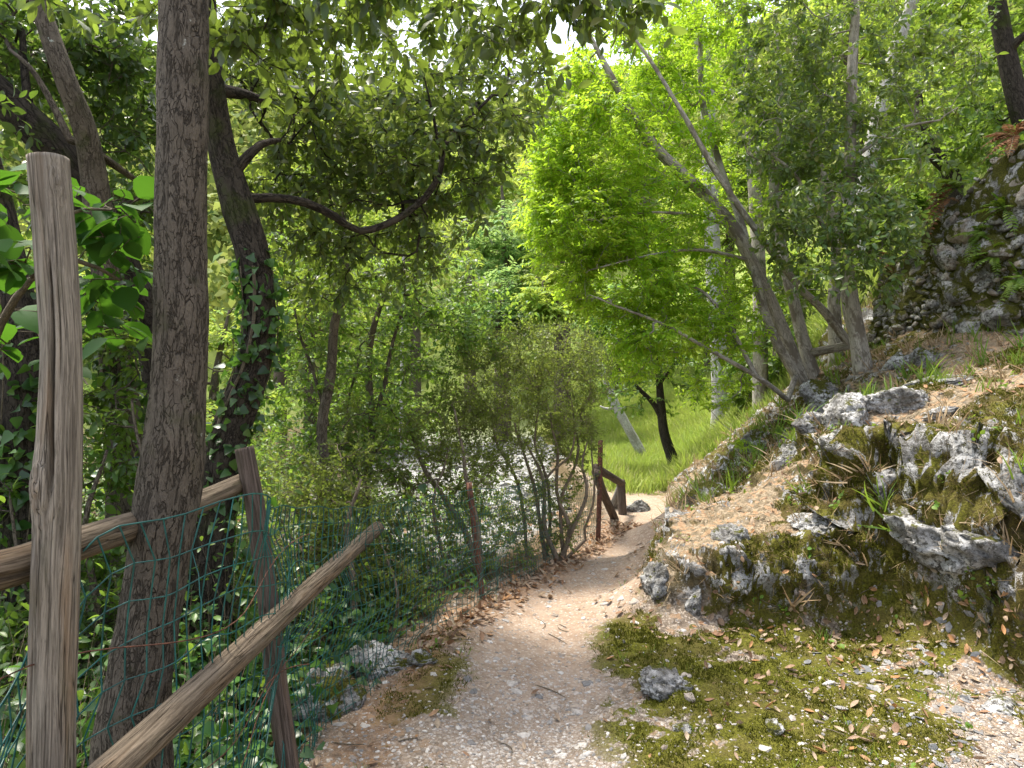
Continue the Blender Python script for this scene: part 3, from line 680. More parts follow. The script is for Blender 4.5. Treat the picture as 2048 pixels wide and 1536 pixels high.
# ------------------------------------------------------------------ trees
class Tree:
    def __init__(s): s.pos = []; s.par = []; s.fix = []; s.dir = []
    def stem(s, pts, rad, step=.12, attach=None, wob=.0):
        c, r = resample(pts, rad, step)
        if wob:
            L = np.arange(len(c)) * step
            w_ = np.stack([vnoise(np.c_[L * 2.1, L * 0 + k * 9, L * 0], int(abs(c[0][0]) * 97) + k) for k in range(3)], 1) * wob; w_[0] = 0; c = c + w_
        par = -1
        if attach and s.pos:
            par = int(np.argmin(np.linalg.norm(np.array(s.pos) - c[0], axis=1)))
        for i in range(len(c)):
            s.pos.append(c[i]); s.par.append(par); s.fix.append(r[i]); par = len(s.pos) - 1
    def grow(s, targets, step=.14, bias=.45, up=.0, trim=4.0):
        """branch to every target from the nearest wood; returns tip directions"""
        targets = np.asarray(targets); pos = np.zeros((len(s.pos) + len(targets) * 60, 3)); n = len(s.pos); pos[:n] = s.pos
        d0 = np.array([np.min(np.linalg.norm(pos[:n] - t, axis=1)) for t in targets])
        order = np.argsort(d0); tips = np.zeros((len(targets), 3)); ids = np.zeros(len(targets), int)
        for ti in order:
            t = targets[ti]
            dv = t - pos[:n]; dist = np.linalg.norm(dv, axis=1)
            cost = dist + .35 * np.maximum(0, pos[:n, 2] - t[2])
            i = int(np.argmin(cost)); L = dist[i]
            pa = s.par[i]; pd = unit(pos[i] - pos[pa]) if pa >= 0 else np.array([0, 0, 1.0])
            m = max(2, int(math.ceil(L / step)))
            ctrl = pos[i] + pd * L * bias + np.array([0, 0, up * L]) + rng.normal(size=3) * L * .1
            last = i
            for k in range(1, m + 1):
                f = k / m; q = (1 - f) ** 2 * pos[i] + 2 * f * (1 - f) * ctrl + f * f * t
                if k < m: q = q + rng.normal(size=3) * .02 * min(1, L)
                pos[n] = q; s.pos.append(q); s.par.append(last); s.fix.append(0); last = n; n += 1
            tips[ti] = unit(pos[last] - pos[s.par[last]]); ids[ti] = last
        return tips, ids
    def wood(s, mb, tip=.0022, expo=2.35, segs=(10, 6, 4), disp=None, scale=1.0):
        n = len(s.pos); pos = np.array(s.pos); acc = np.zeros(n); r = np.zeros(n); kids = [[] for _ in range(n)]
        for i in range(n):
            if s.par[i] >= 0: kids[s.par[i]].append(i)
        for i in range(n - 1, -1, -1):
            ri = max(tip, acc[i] ** (1 / expo)) * 1.0
            r[i] = s.fix[i] if s.fix[i] > 0 else ri
            if s.par[i] >= 0:
                acc[s.par[i]] += min(r[i], ri if s.fix[i] == 0 else r[i]) ** expo
        for i in range(n):
            p_ = s.par[i]
            if p_ >= 0 and s.fix[i] == 0: r[i] = min(r[i], r[p_] * .95)
        done = np.zeros(n, bool)
        starts = [i for i in range(n) if s.par[i] < 0]
        stack = [(i, None) for i in starts]
        while stack:
            i, fr = stack.pop()
            chain = [] if fr is None else [fr]; cr = [] if fr is None else [min(r[i] * 1.1, r[fr])]
            while True:
                chain.append(i); cr.append(r[i]); done[i] = True
                ks = [k for k in kids[i] if not done[k]]
                if not ks: break
                fx = [k for k in ks if s.fix[k] > 0 and s.fix[i] > 0 and s.fix[k] > .6 * s.fix[i] or s.fix[k] > 0 and k == i + 1]
                main = fx[0] if fx else max(ks, key=lambda k: r[k])
                if s.fix[i] > 0 and not fx: stack += [(k, i) for k in ks]; break
                stack += [(k, i) for k in ks if k != main]; i = main
            if len(chain) > 1:
                R = np.array(cr); sg = segs[0] if R.max() > .03 else segs[1] if R.max() > .008 else segs[2]
                tube(mb, pos[chain], R * scale, sg, R.max() > .02, disp if R.max() > .03 else None)

def blob(px, py, d, rx, ry, n, rd=None, fill=.35):
    """n targets inside an ellipsoid round the photo pixel"""
    c = P(px, py, d); v = randdir(n) * (fill + (1 - fill) * rng.random((n, 1))) ** (1 / 2.2)
    ax = np.array([rx * d / F, rd if rd else (rx + ry) * .5 * d / F, ry * d / F])
    return c + v * ax

def sprays(tips, dirs, per, sub, tw_len, leaf, size, flat=0.0, droop=.2, along=1.0, mb_twig=None, wjit=.15, upb=.6, spread=.9):
    """per twiglets at each tip, sub leaves on each -> V,F of leaves; adds the twiglets to mb_twig"""
    tv, tf = leaf
    N = len(tips); k = N * per
    base = np.repeat(tips, per, 0); bd = np.repeat(dirs, per, 0)
    rd = randdir(k); rd[:, 2] *= (1 - flat * .8)
    td = unit(bd * along + rd * spread + np.array([0, 0, -droop])); td[:, 2] *= (1 - flat * .6); td = unit(td)
    ln = tw_len * (.6 + .7 * rng.random(k))
    base = base - bd * (rng.random((k, 1)) * tw_len * .5)
    end_ = base + td * ln[:, None] + np.array([0, 0, -1]) * (droop * .25 * ln)[:, None]
    if mb_twig is not None:
        a = unit(np.cross(td, randdir(k))); b = np.cross(td, a); r = .0016
        tri = [a, -.5 * a + .87 * b, -.5 * a - .87 * b]
        mid = (base + end_) / 2 + np.array([0, 0, 1]) * (droop * .1 * ln)[:, None]
        V = np.stack([base + t * r for t in tri] + [mid + t * r * .8 for t in tri] + [end_ + t * r * .4 for t in tri], 1).reshape(-1, 3)
        o_ = (np.arange(k) * 9)[:, None, None]
        q = np.array([(s + i, s + (i + 1) % 3, s + 3 + (i + 1) % 3, s + 3 + i) for s in (0, 3) for i in range(3)])
        mb_twig.add(V, (q[None] + o_).reshape(-1, 4), None, V)
    # leaves
    f = (np.arange(sub) + .6) / sub
    pos = base[:, None, :] + (end_ - base)[:, None, :] * f[None, :, None] + np.array([0, 0, 1]) * (droop * .1 * ln)[:, None, None] * (4 * f * (1 - f))[None, :, None]
    pos = pos.reshape(-1, 3); n = len(pos); T = np.repeat(td, sub, 0)
    sgn = np.tile(np.where(np.arange(sub) % 2 == 0, 1.0, -1.0), k)[:, None]
    upv = unit(np.array([0, 0, 1.0]) * upb + randdir(n) * (1 - upb) * 1.3)
    side = unit(np.cross(T, upv)) * sgn
    d = unit(T * .6 + side * .85 + np.array([0, 0, -droop]) * rng.random((n, 1)) * 1.6 + randdir(n) * .3)
    nr = unit(upv + randdir(n) * (.55 - .3 * flat))
    sz = size * (.45 + .85 * rng.random(n)) 
    return instance(tv, tf, pos, d, nr, sz, 1 + wjit * rng.normal(size=n))

def leaf_obj(parts, name, mat, parent):
    V = []; Fc = []; o_ = 0
    for v, f in parts: V.append(v); Fc.append(f + o_); o_ += len(v)
    return mesh_obj(name, np.concatenate(V), [np.concatenate(Fc)], mat, parent, smooth=True)

def bark_disp(amt, sc=9):
    return lambda th, l, X: amt * fbm(X * [sc, sc, sc * .45], 3, .55, 71)

KIND = {  # per twiglet count, leaves, twig length, template, size, flatness, droop, up bias, spread
 'oak': dict(per=3, sub=7, tw_len=.17, leaf=LEAF_OAK, size=.066, flat=.1, droop=.3, upb=.5),
 'bright': dict(per=3, sub=9, tw_len=.2, leaf=LEAF_NARROW, size=.062, flat=.8, droop=.15, upb=.8),
 'mid': dict(per=3, sub=7, tw_len=.16, leaf=LEAF_OAK, size=.055, flat=.3, droop=.2, upb=.6),
 'box': dict(per=4, sub=11, tw_len=.15, leaf=LEAF_TINY, size=.024, flat=0, droop=-.15, upb=.4),
 'broad': dict(per=2, sub=4, tw_len=.24, leaf=LEAF_BROAD, size=.1, flat=.6, droop=.25, upb=.75),
 'ivy': dict(per=2, sub=5, tw_len=.14, leaf=LEAF_IVY, size=.055, flat=.1, droop=.5, upb=.45),
}
def tree(name, label, cat, stems, blobs, kind, leafmat, bark, group=None, disp=.0, twigs=True, wood_tip=.0022, base=None, segs=(10, 6, 4), over=None, step=.14, up=.0, bias=.45, wob=.0, expo=2.35):
    """stems: list of ([(px,py,d)...], [radii...]); blobs: list of (px,py,d,rx,ry,n[,rd])"""
    t = Tree()
    for i, (pts, rad) in enumerate(stems):
        if i == 0:
            q = P(*pts[0]); zb = gz(q[0], q[1]) - .12
            if q[2] > zb + .05: pts = [(pts[0][0], 768 - (zb - CAMZ) / q[1] * F, pts[0][2])] + list(pts); rad = [rad[0] * 1.15] + list(rad)
        t.stem(up_line(pts), rad, .1, attach=i > 0, wob=wob)
    root = thing(name, base if base is not None else t.pos[0], label, cat, group)
    parts = []; tw = MB()
    if blobs:
        tg = np.concatenate([blob(*b) for b in blobs])
        dirs, ids = t.grow(tg, step, bias, up)
        k = dict(KIND[kind]); k.update(over or {})
        parts.append(sprays(tg, dirs, mb_twig=tw if twigs else None, **k))
    mb = MB(); t.wood(mb, wood_tip, expo, segs, bark_disp(disp) if disp else None)
    nf = sum(len(a) for a in mb.F4); nt_ = sum(len(a) for a in tw.F4)
    if tw.n: mb.add(np.concatenate(tw.V), np.concatenate(tw.F4))
    to = mb.build('trunk', M[bark], root)
    if tw.n:
        to.data.materials.append(M['bark_twig']); mi = np.zeros(len(to.data.polygons), dtype=np.int32); mi[nf:nf + nt_] = 1; to.data.polygons.foreach_set('material_index', mi)
    if parts: leaf_obj(parts, 'crown', M[leafmat], root)
    return root, t

# --- the thick trunk growing through the fence
def big_trunk():
    pts = [(262, 1560, 2.02), (272, 1400, 2.05), (296, 1250, 2.08), (316, 1120, 2.1), (331, 1010, 2.12), (347, 900, 2.13), (357, 780, 2.14), (364, 640, 2.15), (362, 470, 2.16), (364, 280, 2.17), (366, 120, 2.18), (372, -60, 2.2), (380, -500, 2.25), (370, -1100, 2.3)]
    rad = [.115, .096, .086, .088, .094, .092, .08, .0775, .0765, .076, .077, .073, .07, .06]
    root = thing('oak_tree', P(270, 1500, 2.05), 'thick dark oak trunk with cracked bark growing through the wire fence', 'tree')
    t = Tree(); t.stem(up_line(pts), rad, .025)
    t.stem(up_line([(372, -150, 2.2), (480, -330, 2.5), (700, -420, 3.0)]), [.04, .032, .02], .1, True)
    t.stem(up_line([(376, -420, 2.25), (230, -700, 2.6), (60, -900, 3.0)]), [.04, .03, .02], .1, True)
    t.stem(up_line([(700, -420, 3.0), (900, -250, 3.1), (1060, -120, 3.0)]), [.02, .014, .008], .1, True)
    bl = [(480, -10, 3.0, 110, 80, 24), (640, -30, 3.0, 170, 80, 36), (820, -20, 3.1, 180, 70, 36), (1010, -10, 3.0, 150, 65, 34), (1170, 5, 2.9, 90, 50, 17), (560, 100, 3.2, 140, 70, 13), (760, 110, 3.2, 150, 70, 13), (1030, 100, 3.1, 110, 50, 9),
          (700, -300, 3.2, 500, 160, 40), (250, -350, 3.2, 350, 250, 30), (220, -20, 3.2, 180, 60, 22), (1270, -20, 2.9, 60, 40, 8)]
    tg = np.concatenate([blob(*b) for b in bl]); dirs, _ = t.grow(tg, .12, .4, .05)
    tw = MB(); k = dict(KIND['oak']); k.update(size=.07, per=2)
    lv = sprays(tg, dirs, mb_twig=tw, **k)
    mb = MB(); t.wood(mb, .0018, 2.5, (56, 8, 5), lambda th, l, X: .0035 * fbm(X * [34, 34, 13], 3, .6, 71) + .006 * fbm(X * 7, 2, .5, 72))
    mb.add(np.concatenate(tw.V), np.concatenate(tw.F4)); mb.build('trunk', M['bark_main'], root); leaf_obj([lv], 'crown', M['leaf_oak'], root)
big_trunk()

tree('oak_tree', 'dark leaning oak behind the thick trunk, its branch arching over the path', 'tree',
     [([(415, 1180, 3.6), (432, 1000, 3.6), (462, 860, 3.6), (505, 740, 3.6), (520, 640, 3.6), (508, 520, 3.6), (478, 420, 3.6), (440, 280, 3.6), (418, 120, 3.55), (405, -60, 3.5), (390, -400, 3.5)], [.12, .105, .1, .085, .08, .085, .088, .07, .062, .058, .045]),
      ([(470, 400, 3.6), (540, 395, 3.7), (610, 405, 3.8), (668, 432, 3.9), (720, 462, 4.0), (790, 440, 4.1), (850, 395, 4.2), (880, 345, 4.25), (890, 290, 4.3), (920, 255, 4.35), (985, 190, 4.4)], [.028, .026, .025, .023, .022, .021, .02, .018, .015, .011, .007]),
      ([(480, 330, 3.6), (520, 290, 3.7), (560, 280, 3.8)], [.03, .022, .012]),
      ([(440, 180, 3.6), (490, 190, 3.8), (528, 205, 3.9), (520, 240, 4)], [.035, .03, .022, .012]),
      ([(885, 330, 4.3), (868, 240, 4.3), (850, 160, 4.3)], [.014, .009, .005])],
     [(620, 220, 4.2, 160, 120, 66), (760, 250, 4.5, 170, 110, 80), (900, 190, 4.5, 140, 80, 48), (860, 330, 4.4, 150, 70, 54), (970, 260, 4.5, 90, 70, 32), (650, 340, 4.6, 150, 80, 56), (560, 420, 4.4, 80, 90, 34), (720, 420, 4.6, 190, 70, 50), (760, 520, 4.8, 160, 70, 50), (890, 440, 4.6, 110, 60, 26), (960, 330, 4.6, 60, 50, 12), (450, 60, 4, 100, 100, 14), (720, 110, 4.6, 260, 90, 58), (1000, 110, 4.8, 120, 70, 30), (560, 150, 4.4, 100, 90, 40), (880, 70, 5.0, 190, 80, 60), (1010, 180, 5.2, 100, 70, 26), (660, 20, 5.0, 180, 60, 44), (1080, 200, 4.8, 50, 50, 7), (640, 540, 4.8, 130, 80, 36)],
     'oak', 'leaf_oak', 'bark_dark', disp=.006, segs=(16, 7, 4), up=.05, over=dict(size=.058, per=3))

tree('oak_tree', 'slender curved oak left of the thick trunk, forked above the tall post', 'tree',
     [([(250, 900, 3.9), (232, 720, 3.9), (215, 560, 3.9), (198, 430, 3.9), (188, 350, 3.9), (170, 260, 3.85), (135, 170, 3.8), (100, 70, 3.8), (75, -20, 3.8), (30, -300, 3.8)], [.1, .085, .078, .075, .07, .062, .058, .054, .052, .04]),
      ([(140, 280, 3.85), (95, 190, 3.9), (60, 135, 3.9), (20, 100, 3.9)], [.022, .018, .014, .01]),
      ([(200, 310, 3.9), (250, 345, 4.1), (300, 380, 4.3)], [.026, .02, .012])],
     [(60, 60, 4.2, 120, 100, 90), (220, 60, 4.4, 110, 90, 90), (130, 160, 4.6, 150, 80, 80), (260, 180, 4.6, 80, 120, 80), (50, 300, 4.6, 90, 90, 26), (240, 350, 4.6, 90, 90, 44), (230, 450, 4.4, 80, 70, 40), (120, 420, 4.8, 120, 70, 32)],
     'oak', 'leaf_oak_deep', 'bark_mid', disp=.004, segs=(14, 7, 4), over=dict(per=2))

tree('oak_tree', 'mossy oak leaning steeply left with pale lichen spots, at the left edge', 'tree',
     [([(330, 760, 4.3), (250, 560, 4.2), (190, 420, 4.1), (120, 310, 4.0), (50, 240, 3.95), (-20, 175, 3.9), (-200, 20, 3.8)], [.13, .12, .11, .105, .1, .1, .09]),
      ([(60, 240, 3.95), (50, 150, 4), (44, 60, 4.1)], [.03, .022, .015])],
     [(0, 100, 4.6, 130, 110, 45), (-120, -20, 4.4, 150, 120, 30), (300, 460, 4.8, 70, 90, 22)],
     'oak', 'leaf_oak_deep', 'bark_dark', disp=.006, segs=(14, 7, 4), over=dict(per=2))
tree('oak_tree', 'dark ivy shaded trunk at the left edge behind the tall post', 'tree',
     [([(60, 1250, 3.3), (52, 1000, 3.3), (48, 760, 3.3), (22, 600, 3.3), (-12, 430, 3.3), (-60, 250, 3.2), (-150, -100, 3.2)], [.11, .105, .1, .1, .09, .085, .07])],
     [(-40, 560, 3.6, 90, 120, 20), (-100, 200, 3.6, 120, 200, 30)], 'oak', 'leaf_oak_deep', 'bark_dark', disp=.006, segs=(16, 7, 4), over=dict(per=2))

# --- thin understory trees between the oaks and the box shrub
tree('sapling', 'thin brown sapling with sinuous stem in the thicket behind the oaks', 'tree',
     [([(640, 1180, 5.4), (655, 1000, 5.4), (650, 860, 5.4), (668, 760, 5.4), (672, 660, 5.4), (692, 560, 5.4), (690, 480, 5.5), (700, 330, 5.5)], [.06, .05, .042, .04, .036, .034, .026, .014]),
      ([(655, 850, 5.4), (610, 700, 5.5), (590, 600, 5.6)], [.018, .012, .007])],
     [(620, 560, 5.6, 100, 100, 60), (700, 600, 5.8, 120, 90, 60), (600, 720, 5.6, 90, 90, 56), (700, 770, 5.8, 100, 90, 48), (570, 860, 5.6, 80, 90, 44), (640, 920, 5.6, 90, 80, 44), (580, 480, 5.6, 80, 60, 40), (740, 900, 5.8, 90, 80, 50)], 'mid', 'leaf_thicket', 'bark_mid', twigs=True, wob=.03, segs=(9, 6, 4), over=dict(size=.048))
tree('sapling', 'slim forked sapling with light stems left of the box shrub', 'tree',
     [([(735, 1150, 6.0), (730, 1000, 6), (742, 860, 6), (735, 740, 6), (752, 640, 6), (780, 540, 6)], [.05, .042, .036, .03, .026, .014]),
      ([(738, 880, 6), (772, 760, 6), (800, 640, 6), (810, 520, 6)], [.024, .02, .015, .008]), ([(733, 1000, 6), (690, 860, 6.1), (720, 700, 6.2)], [.02, .016, .008])],
     [(760, 600, 6.2, 100, 90, 70), (860, 560, 6.2, 100, 70, 70), (920, 620, 6.2, 90, 60, 50), (850, 680, 6.3, 110, 80, 74), (950, 690, 6.2, 70, 50, 26), (760, 740, 6.3, 100, 90, 70), (830, 800, 6.4, 90, 80, 56), (1030, 640, 6.4, 40, 22, 6)], 'mid', 'leaf_thicket', 'bark_mid', wob=.03, segs=(9, 6, 4), over=dict(size=.046))
tree('pole_tree', 'straight slim pale pole of a dead tree beyond the thicket', 'tree', [([(801, 1010, 11), (803, 800, 11), (806, 600, 11), (808, 480, 11)], [.034, .03, .026, .02])], [], 'mid', 'leaf_mid', 'bark_pale', segs=(9, 6, 4))

tree('shade_shrub', 'leafy dark green shrub filling the shade behind the top rail', 'shrub',
     [([(190, 1500, 3.2), (200, 1250, 3.2), (170, 1050, 3.2), (210, 900, 3.3)], [.022, .018, .013, .007]), ([(200, 1250, 3.2), (300, 1050, 3.3), (260, 800, 3.4)], [.014, .011, .006]), ([(190, 1400, 3.2), (60, 1200, 3.1), (20, 1000, 3.1)], [.012, .01, .006])],
     [(190, 900, 3.4, 70, 110, 36), (220, 720, 3.6, 60, 90, 26), (20, 950, 3.3, 70, 120, 30), (200, 1180, 3.2, 90, 110, 40), (20, 1330, 3.0, 80, 130, 34), (240, 1400, 3.0, 80, 100, 32), (430, 1100, 3.9, 60, 110, 30), (440, 1360, 3.4, 70, 110, 36), (430, 940, 4.2, 50, 70, 22), (180, 620, 3.7, 60, 60, 16)],
     'mid', 'leaf_thicket', 'bark_mid', up=.1, over=dict(size=.055), wob=.02)
# --- box shrubs
tree('box_shrub', 'rounded olive green box shrub with dense tangled stems beside the far railing', 'shrub',
     [([(1120, 1125, 6.2), (1135, 1060, 6.2), (1110, 980, 6.2), (1120, 900, 6.2), (1100, 840, 6.2)], [.026, .022, .018, .015, .009]),
      ([(1112, 1130, 6.2), (1085, 1040, 6.2), (1090, 960, 6.2), (1060, 880, 6.2)], [.026, .021, .016, .009]),
      ([(1090, 1130, 6.3), (1075, 1010, 6.3), (1045, 930, 6.3), (1035, 850, 6.3)], [.022, .018, .014, .008]),
      ([(1140, 1070, 6.2), (1168, 1000, 6.2), (1165, 940, 6.25), (1180, 880, 6.3)], [.02, .017, .013, .007]),
      ([(1130, 1120, 6.3), (1128, 1000, 6.3), (1150, 900, 6.35), (1140, 800, 6.4)], [.02, .016, .012, .007]), ([(1100, 1128, 6.4), (1098, 1000, 6.4), (1075, 900, 6.4), (1085, 800, 6.4)], [.018, .015, .012, .006]), ([(1060, 1130, 6.4), (1040, 1000, 6.4), (1000, 900, 6.4), (980, 820, 6.4)], [.018, .015, .011, .006]), ([(1170, 1080, 6.6), (1190, 980, 6.6), (1188, 860, 6.6)], [.016, .012, .006]),
      ([(1090, 960, 6.2), (1140, 900, 6.2), (1150, 840, 6.2)], [.014, .011, .007])],
     [(1080, 720, 6.4, 130, 80, 170), (990, 770, 6.4, 110, 90, 120), (1120, 790, 6.4, 80, 90, 110), (1050, 850, 6.3, 150, 70, 110), (1185, 740, 6.7, 36, 70, 40), (960, 880, 6.4, 90, 70, 60), (1150, 880, 6.4, 50, 60, 44), (1110, 960, 6.3, 70, 60, 34), (1060, 1040, 6.4, 100, 60, 40), (1000, 1000, 6.5, 80, 80, 44), (1120, 1080, 6.3, 30, 40, 14)],
     'box', 'leaf_box', 'bark_box', up=.15, segs=(9, 6, 4), wob=.04, over=dict(size=.026))
tree('box_shrub', 'loose leafy box shrub with dark slanting stem behind the rusty stake', 'shrub',
     [([(960, 1190, 5.6), (930, 1080, 5.7), (895, 1000, 5.8), (850, 940, 5.9), (825, 880, 6)], [.03, .028, .026, .022, .012]),
      ([(900, 1240, 5.5), (880, 1120, 5.6), (870, 1000, 5.7), (890, 900, 5.8)], [.02, .016, .013, .008]),
      ([(960, 1190, 5.6), (945, 1000, 5.7), (930, 920, 5.8), (905, 820, 5.9)], [.024, .02, .016, .01])],
     [(880, 850, 6, 90, 70, 70), (830, 930, 5.9, 80, 70, 56), (900, 960, 5.8, 100, 70, 40), (850, 1060, 5.7, 90, 80, 50), (960, 1080, 5.7, 70, 80, 26), (800, 1160, 5.5, 90, 70, 60), (900, 1160, 5.5, 80, 60, 34), (1010, 1120, 5.9, 60, 50, 20), (760, 1020, 5.6, 80, 90, 66), (720, 880, 5.8, 70, 80, 46), (930, 1010, 5.8, 60, 60, 24), (980, 940, 5.9, 60, 50, 24)],
     'box', 'leaf_box', 'bark_box', up=.1, segs=(8, 6, 4), wob=.03, over=dict(size=.03, per=3))
tree('box_shrub', 'green twiggy box shrub behind the wire netting near the mossy stone', 'shrub',
     [([(690, 1300, 4.3), (700, 1180, 4.4), (690, 1060, 4.5), (720, 960, 4.6)], [.03, .026, .02, .01]), ([(690, 1300, 4.3), (640, 1180, 4.4), (600, 1090, 4.4)], [.02, .015, .008]), ([(780, 1290, 4.5), (800, 1180, 4.6), (770, 1100, 4.7)], [.014, .011, .007])],
     [(600, 1040, 4.5, 80, 80, 60), (700, 1040, 4.7, 90, 80, 66), (640, 1160, 4.5, 90, 70, 50), (760, 1180, 4.7, 80, 80, 60), (500, 1120, 4.2, 80, 80, 40), (690, 940, 4.9, 90, 60, 40), (820, 1240, 4.7, 60, 40, 24), (440, 1220, 3.6, 60, 80, 22), (580, 960, 4.8, 80, 60, 30)],
     'box', 'leaf_box', 'bark_box', up=.1, segs=(8, 6, 4), wob=.03, over=dict(size=.03, per=3))

# --- broad leaves round the tall post
tree('hazel_shrub', 'broad bright hazel leaves hanging behind the tall post top', 'shrub',
     [([(-60, 900, 2.2), (-20, 700, 2.15), (60, 560, 2.1), (150, 520, 2.15), (240, 560, 2.3)], [.016, .013, .01, .008, .005]), ([(-20, 700, 2.15), (-30, 480, 2.0), (0, 380, 1.9)], [.01, .008, .005]), ([(60, 560, 2.1), (130, 430, 2.1), (220, 420, 2.2)], [.008, .006, .004])],
     [(20, 350, 1.9, 60, 40, 6), (30, 480, 1.9, 40, 70, 5), (190, 390, 2.2, 60, 40, 6), (240, 450, 2.3, 60, 50, 9), (200, 550, 2.4, 60, 60, 9), (40, 640, 2.3, 60, 60, 6), (230, 640, 2.6, 60, 60, 8)], 'broad', 'leaf_broad', 'bark_twig', up=.1, over=dict(size=.1, per=1, sub=4, tw_len=.22))

# --- ivy on the trunks and the shady bank below the fence
def ivy(name, label, line, spread_, n, size, mat='leaf_ivy'):
    c, r = resample(up_line(line), [1] * len(line), .05)
    i = rng.integers(0, len(c), n); ang = rng.random(n) * 2 * math.pi; rr = spread_ * (.8 + .5 * rng.random(n))
    off = np.stack([np.cos(ang) * rr, np.sin(ang) * rr, rng.normal(size=n) * .05], 1)
    pos = c[i] + off; out = unit(off * [1, 1, 0])
    d = unit(np.array([0, 0, -.6]) + randdir(n) * 1.0 + out * .3); nr = unit(out * .8 + randdir(n) * .7 + [0, 0, .4])
    v, f = instance(*LEAF_IVY, pos, d, nr, size * (.5 + .8 * rng.random(n)))
    root = thing(name, c[0], label, 'ivy')
    leaf_obj([(v, f)], 'leaves', M[mat], root)
    mb = MB()
    for k in range(7):
        a0 = rng.random() * 6.28; q = c[::3] + np.stack([np.cos(a0 + np.arange(len(c[::3])) * .12), np.sin(a0 + np.arange(len(c[::3])) * .12), np.zeros(len(c[::3]))], 1) * spread_ * .95
        tube(mb, q, np.full(len(q), .004), 5, False)
    mb.build('stem', M['bark_twig'], root)
ivy('ivy', 'ivy climbing the dark leaning oak behind the thick trunk', [(430, 1050, 3.6), (462, 860, 3.6), (505, 740, 3.6), (520, 640, 3.6), (508, 520, 3.6)], .1, 620, .05)
ivy('ivy', 'ivy on the lower stem of the slender curved oak', [(255, 900, 3.9), (232, 720, 3.9), (215, 560, 3.9)], .1, 380, .05)
ivy('ivy', 'ivy on the dark trunk behind the tall post', [(60, 1250, 3.3), (52, 1000, 3.3), (48, 760, 3.3), (25, 600, 3.3)], .125, 460, .06)

def undergrowth(name, n, xr, yr, size, tmpl, mat, hmax, zoff=0, per=6):
    """low leafy cover on the shady slope"""
    xx = xr[0] + (xr[1] - xr[0]) * rng.random(n); yy = yr[0] + (yr[1] - yr[0]) * rng.random(n)
    keep = sdist(xx, yy, EDGE) < -.12; xx, yy = xx[keep], yy[keep]; n = len(xx)
    b = np.stack([xx, yy, ground_z(xx, yy)], 1)
    hgt = hmax * (.08 + .92 * sstep(.1, .9, -sdist(xx, yy, EDGE))) * (.15 + .85 * rng.random(n)) * (.5 + .5 * np.clip(fbm(b * 1.1, 2, .5, 88) + .6, 0, 1))
    tip = b + np.stack([rng.normal(size=n) * .3 * hgt, rng.normal(size=n) * .3 * hgt, hgt], 1)
    f = rng.random((n, per)) ** .6
    pos = (b[:, None] + (tip - b)[:, None] * f[:, :, None] + rng.normal(size=(n, per, 3)) * .07).reshape(-1, 3)
    m = len(pos); d = unit(randdir(m) * [1, 1, .5] + [0, 0, -.2]); nr = unit(np.array([0, -.25, 1.0]) + randdir(m) * .6)
    v, fc = instance(*tmpl, pos, d, nr, size * (.5 + .8 * rng.random(m)))
    o = mesh_obj(name, v, [fc], M[mat]); tag(o, kind='stuff'); 
    a = unit(np.cross(tip - b, randdir(n))) * .0025; c_ = unit(np.cross(tip - b, a)) * .0025
    V = np.stack([b + a, b - a * .5 + c_, b - a * .5 - c_, tip], 1).reshape(-1, 3)
    T3 = (np.array([(0, 1, 3), (1, 2, 3), (2, 0, 3)])[None] + (np.arange(n) * 4)[:, None, None]).reshape(-1, 3)
    return o, (V, T3)
tws = []
for a in [('undergrowth', 3600, (-4.5, -.8), (1.2, 5.5), .06, LEAF_IVY, 'leaf_ivy', .95), ('undergrowth', 2600, (-4.0, -1.1), (1.8, 5.5), .05, LEAF_OAK, 'leaf_thicket', 1.5), ('undergrowth', 2600, (-7, -.3), (3.5, 9), .06, LEAF_OAK, 'leaf_mid', 1.0), ('undergrowth', 2200, (-13, -3), (6, 16), .09, LEAF_OAK, 'leaf_mid', 1.6)]:
    tws.append(undergrowth(*a)[1])
V = np.concatenate([t[0] for t in tws]); o_ = 0; T3 = []
for v, t in tws: T3.append(t + o_); o_ += len(v)
tag(mesh_obj('undergrowth_twigs', V, [np.concatenate(T3)], M['bark_twig'], None, {'tc': V}), kind='stuff')

# ------------------------------------------------------------------ trees on the bank (right)
def on_ground(px, py, d0=2.0, d1=60.0):
    d = np.linspace(d0, d1, 2400) if d1 > 20 else np.linspace(d0, d1, 900)
    q = np.stack([(px - 1024) / F * d, d, CAMZ - (py - 768) / F * d], 1)
    h = ground_z(q[:, 0], q[:, 1]); m = np.nonzero(q[:, 2] < h)[0]
    return q[m[0]] if len(m) else q[-1]

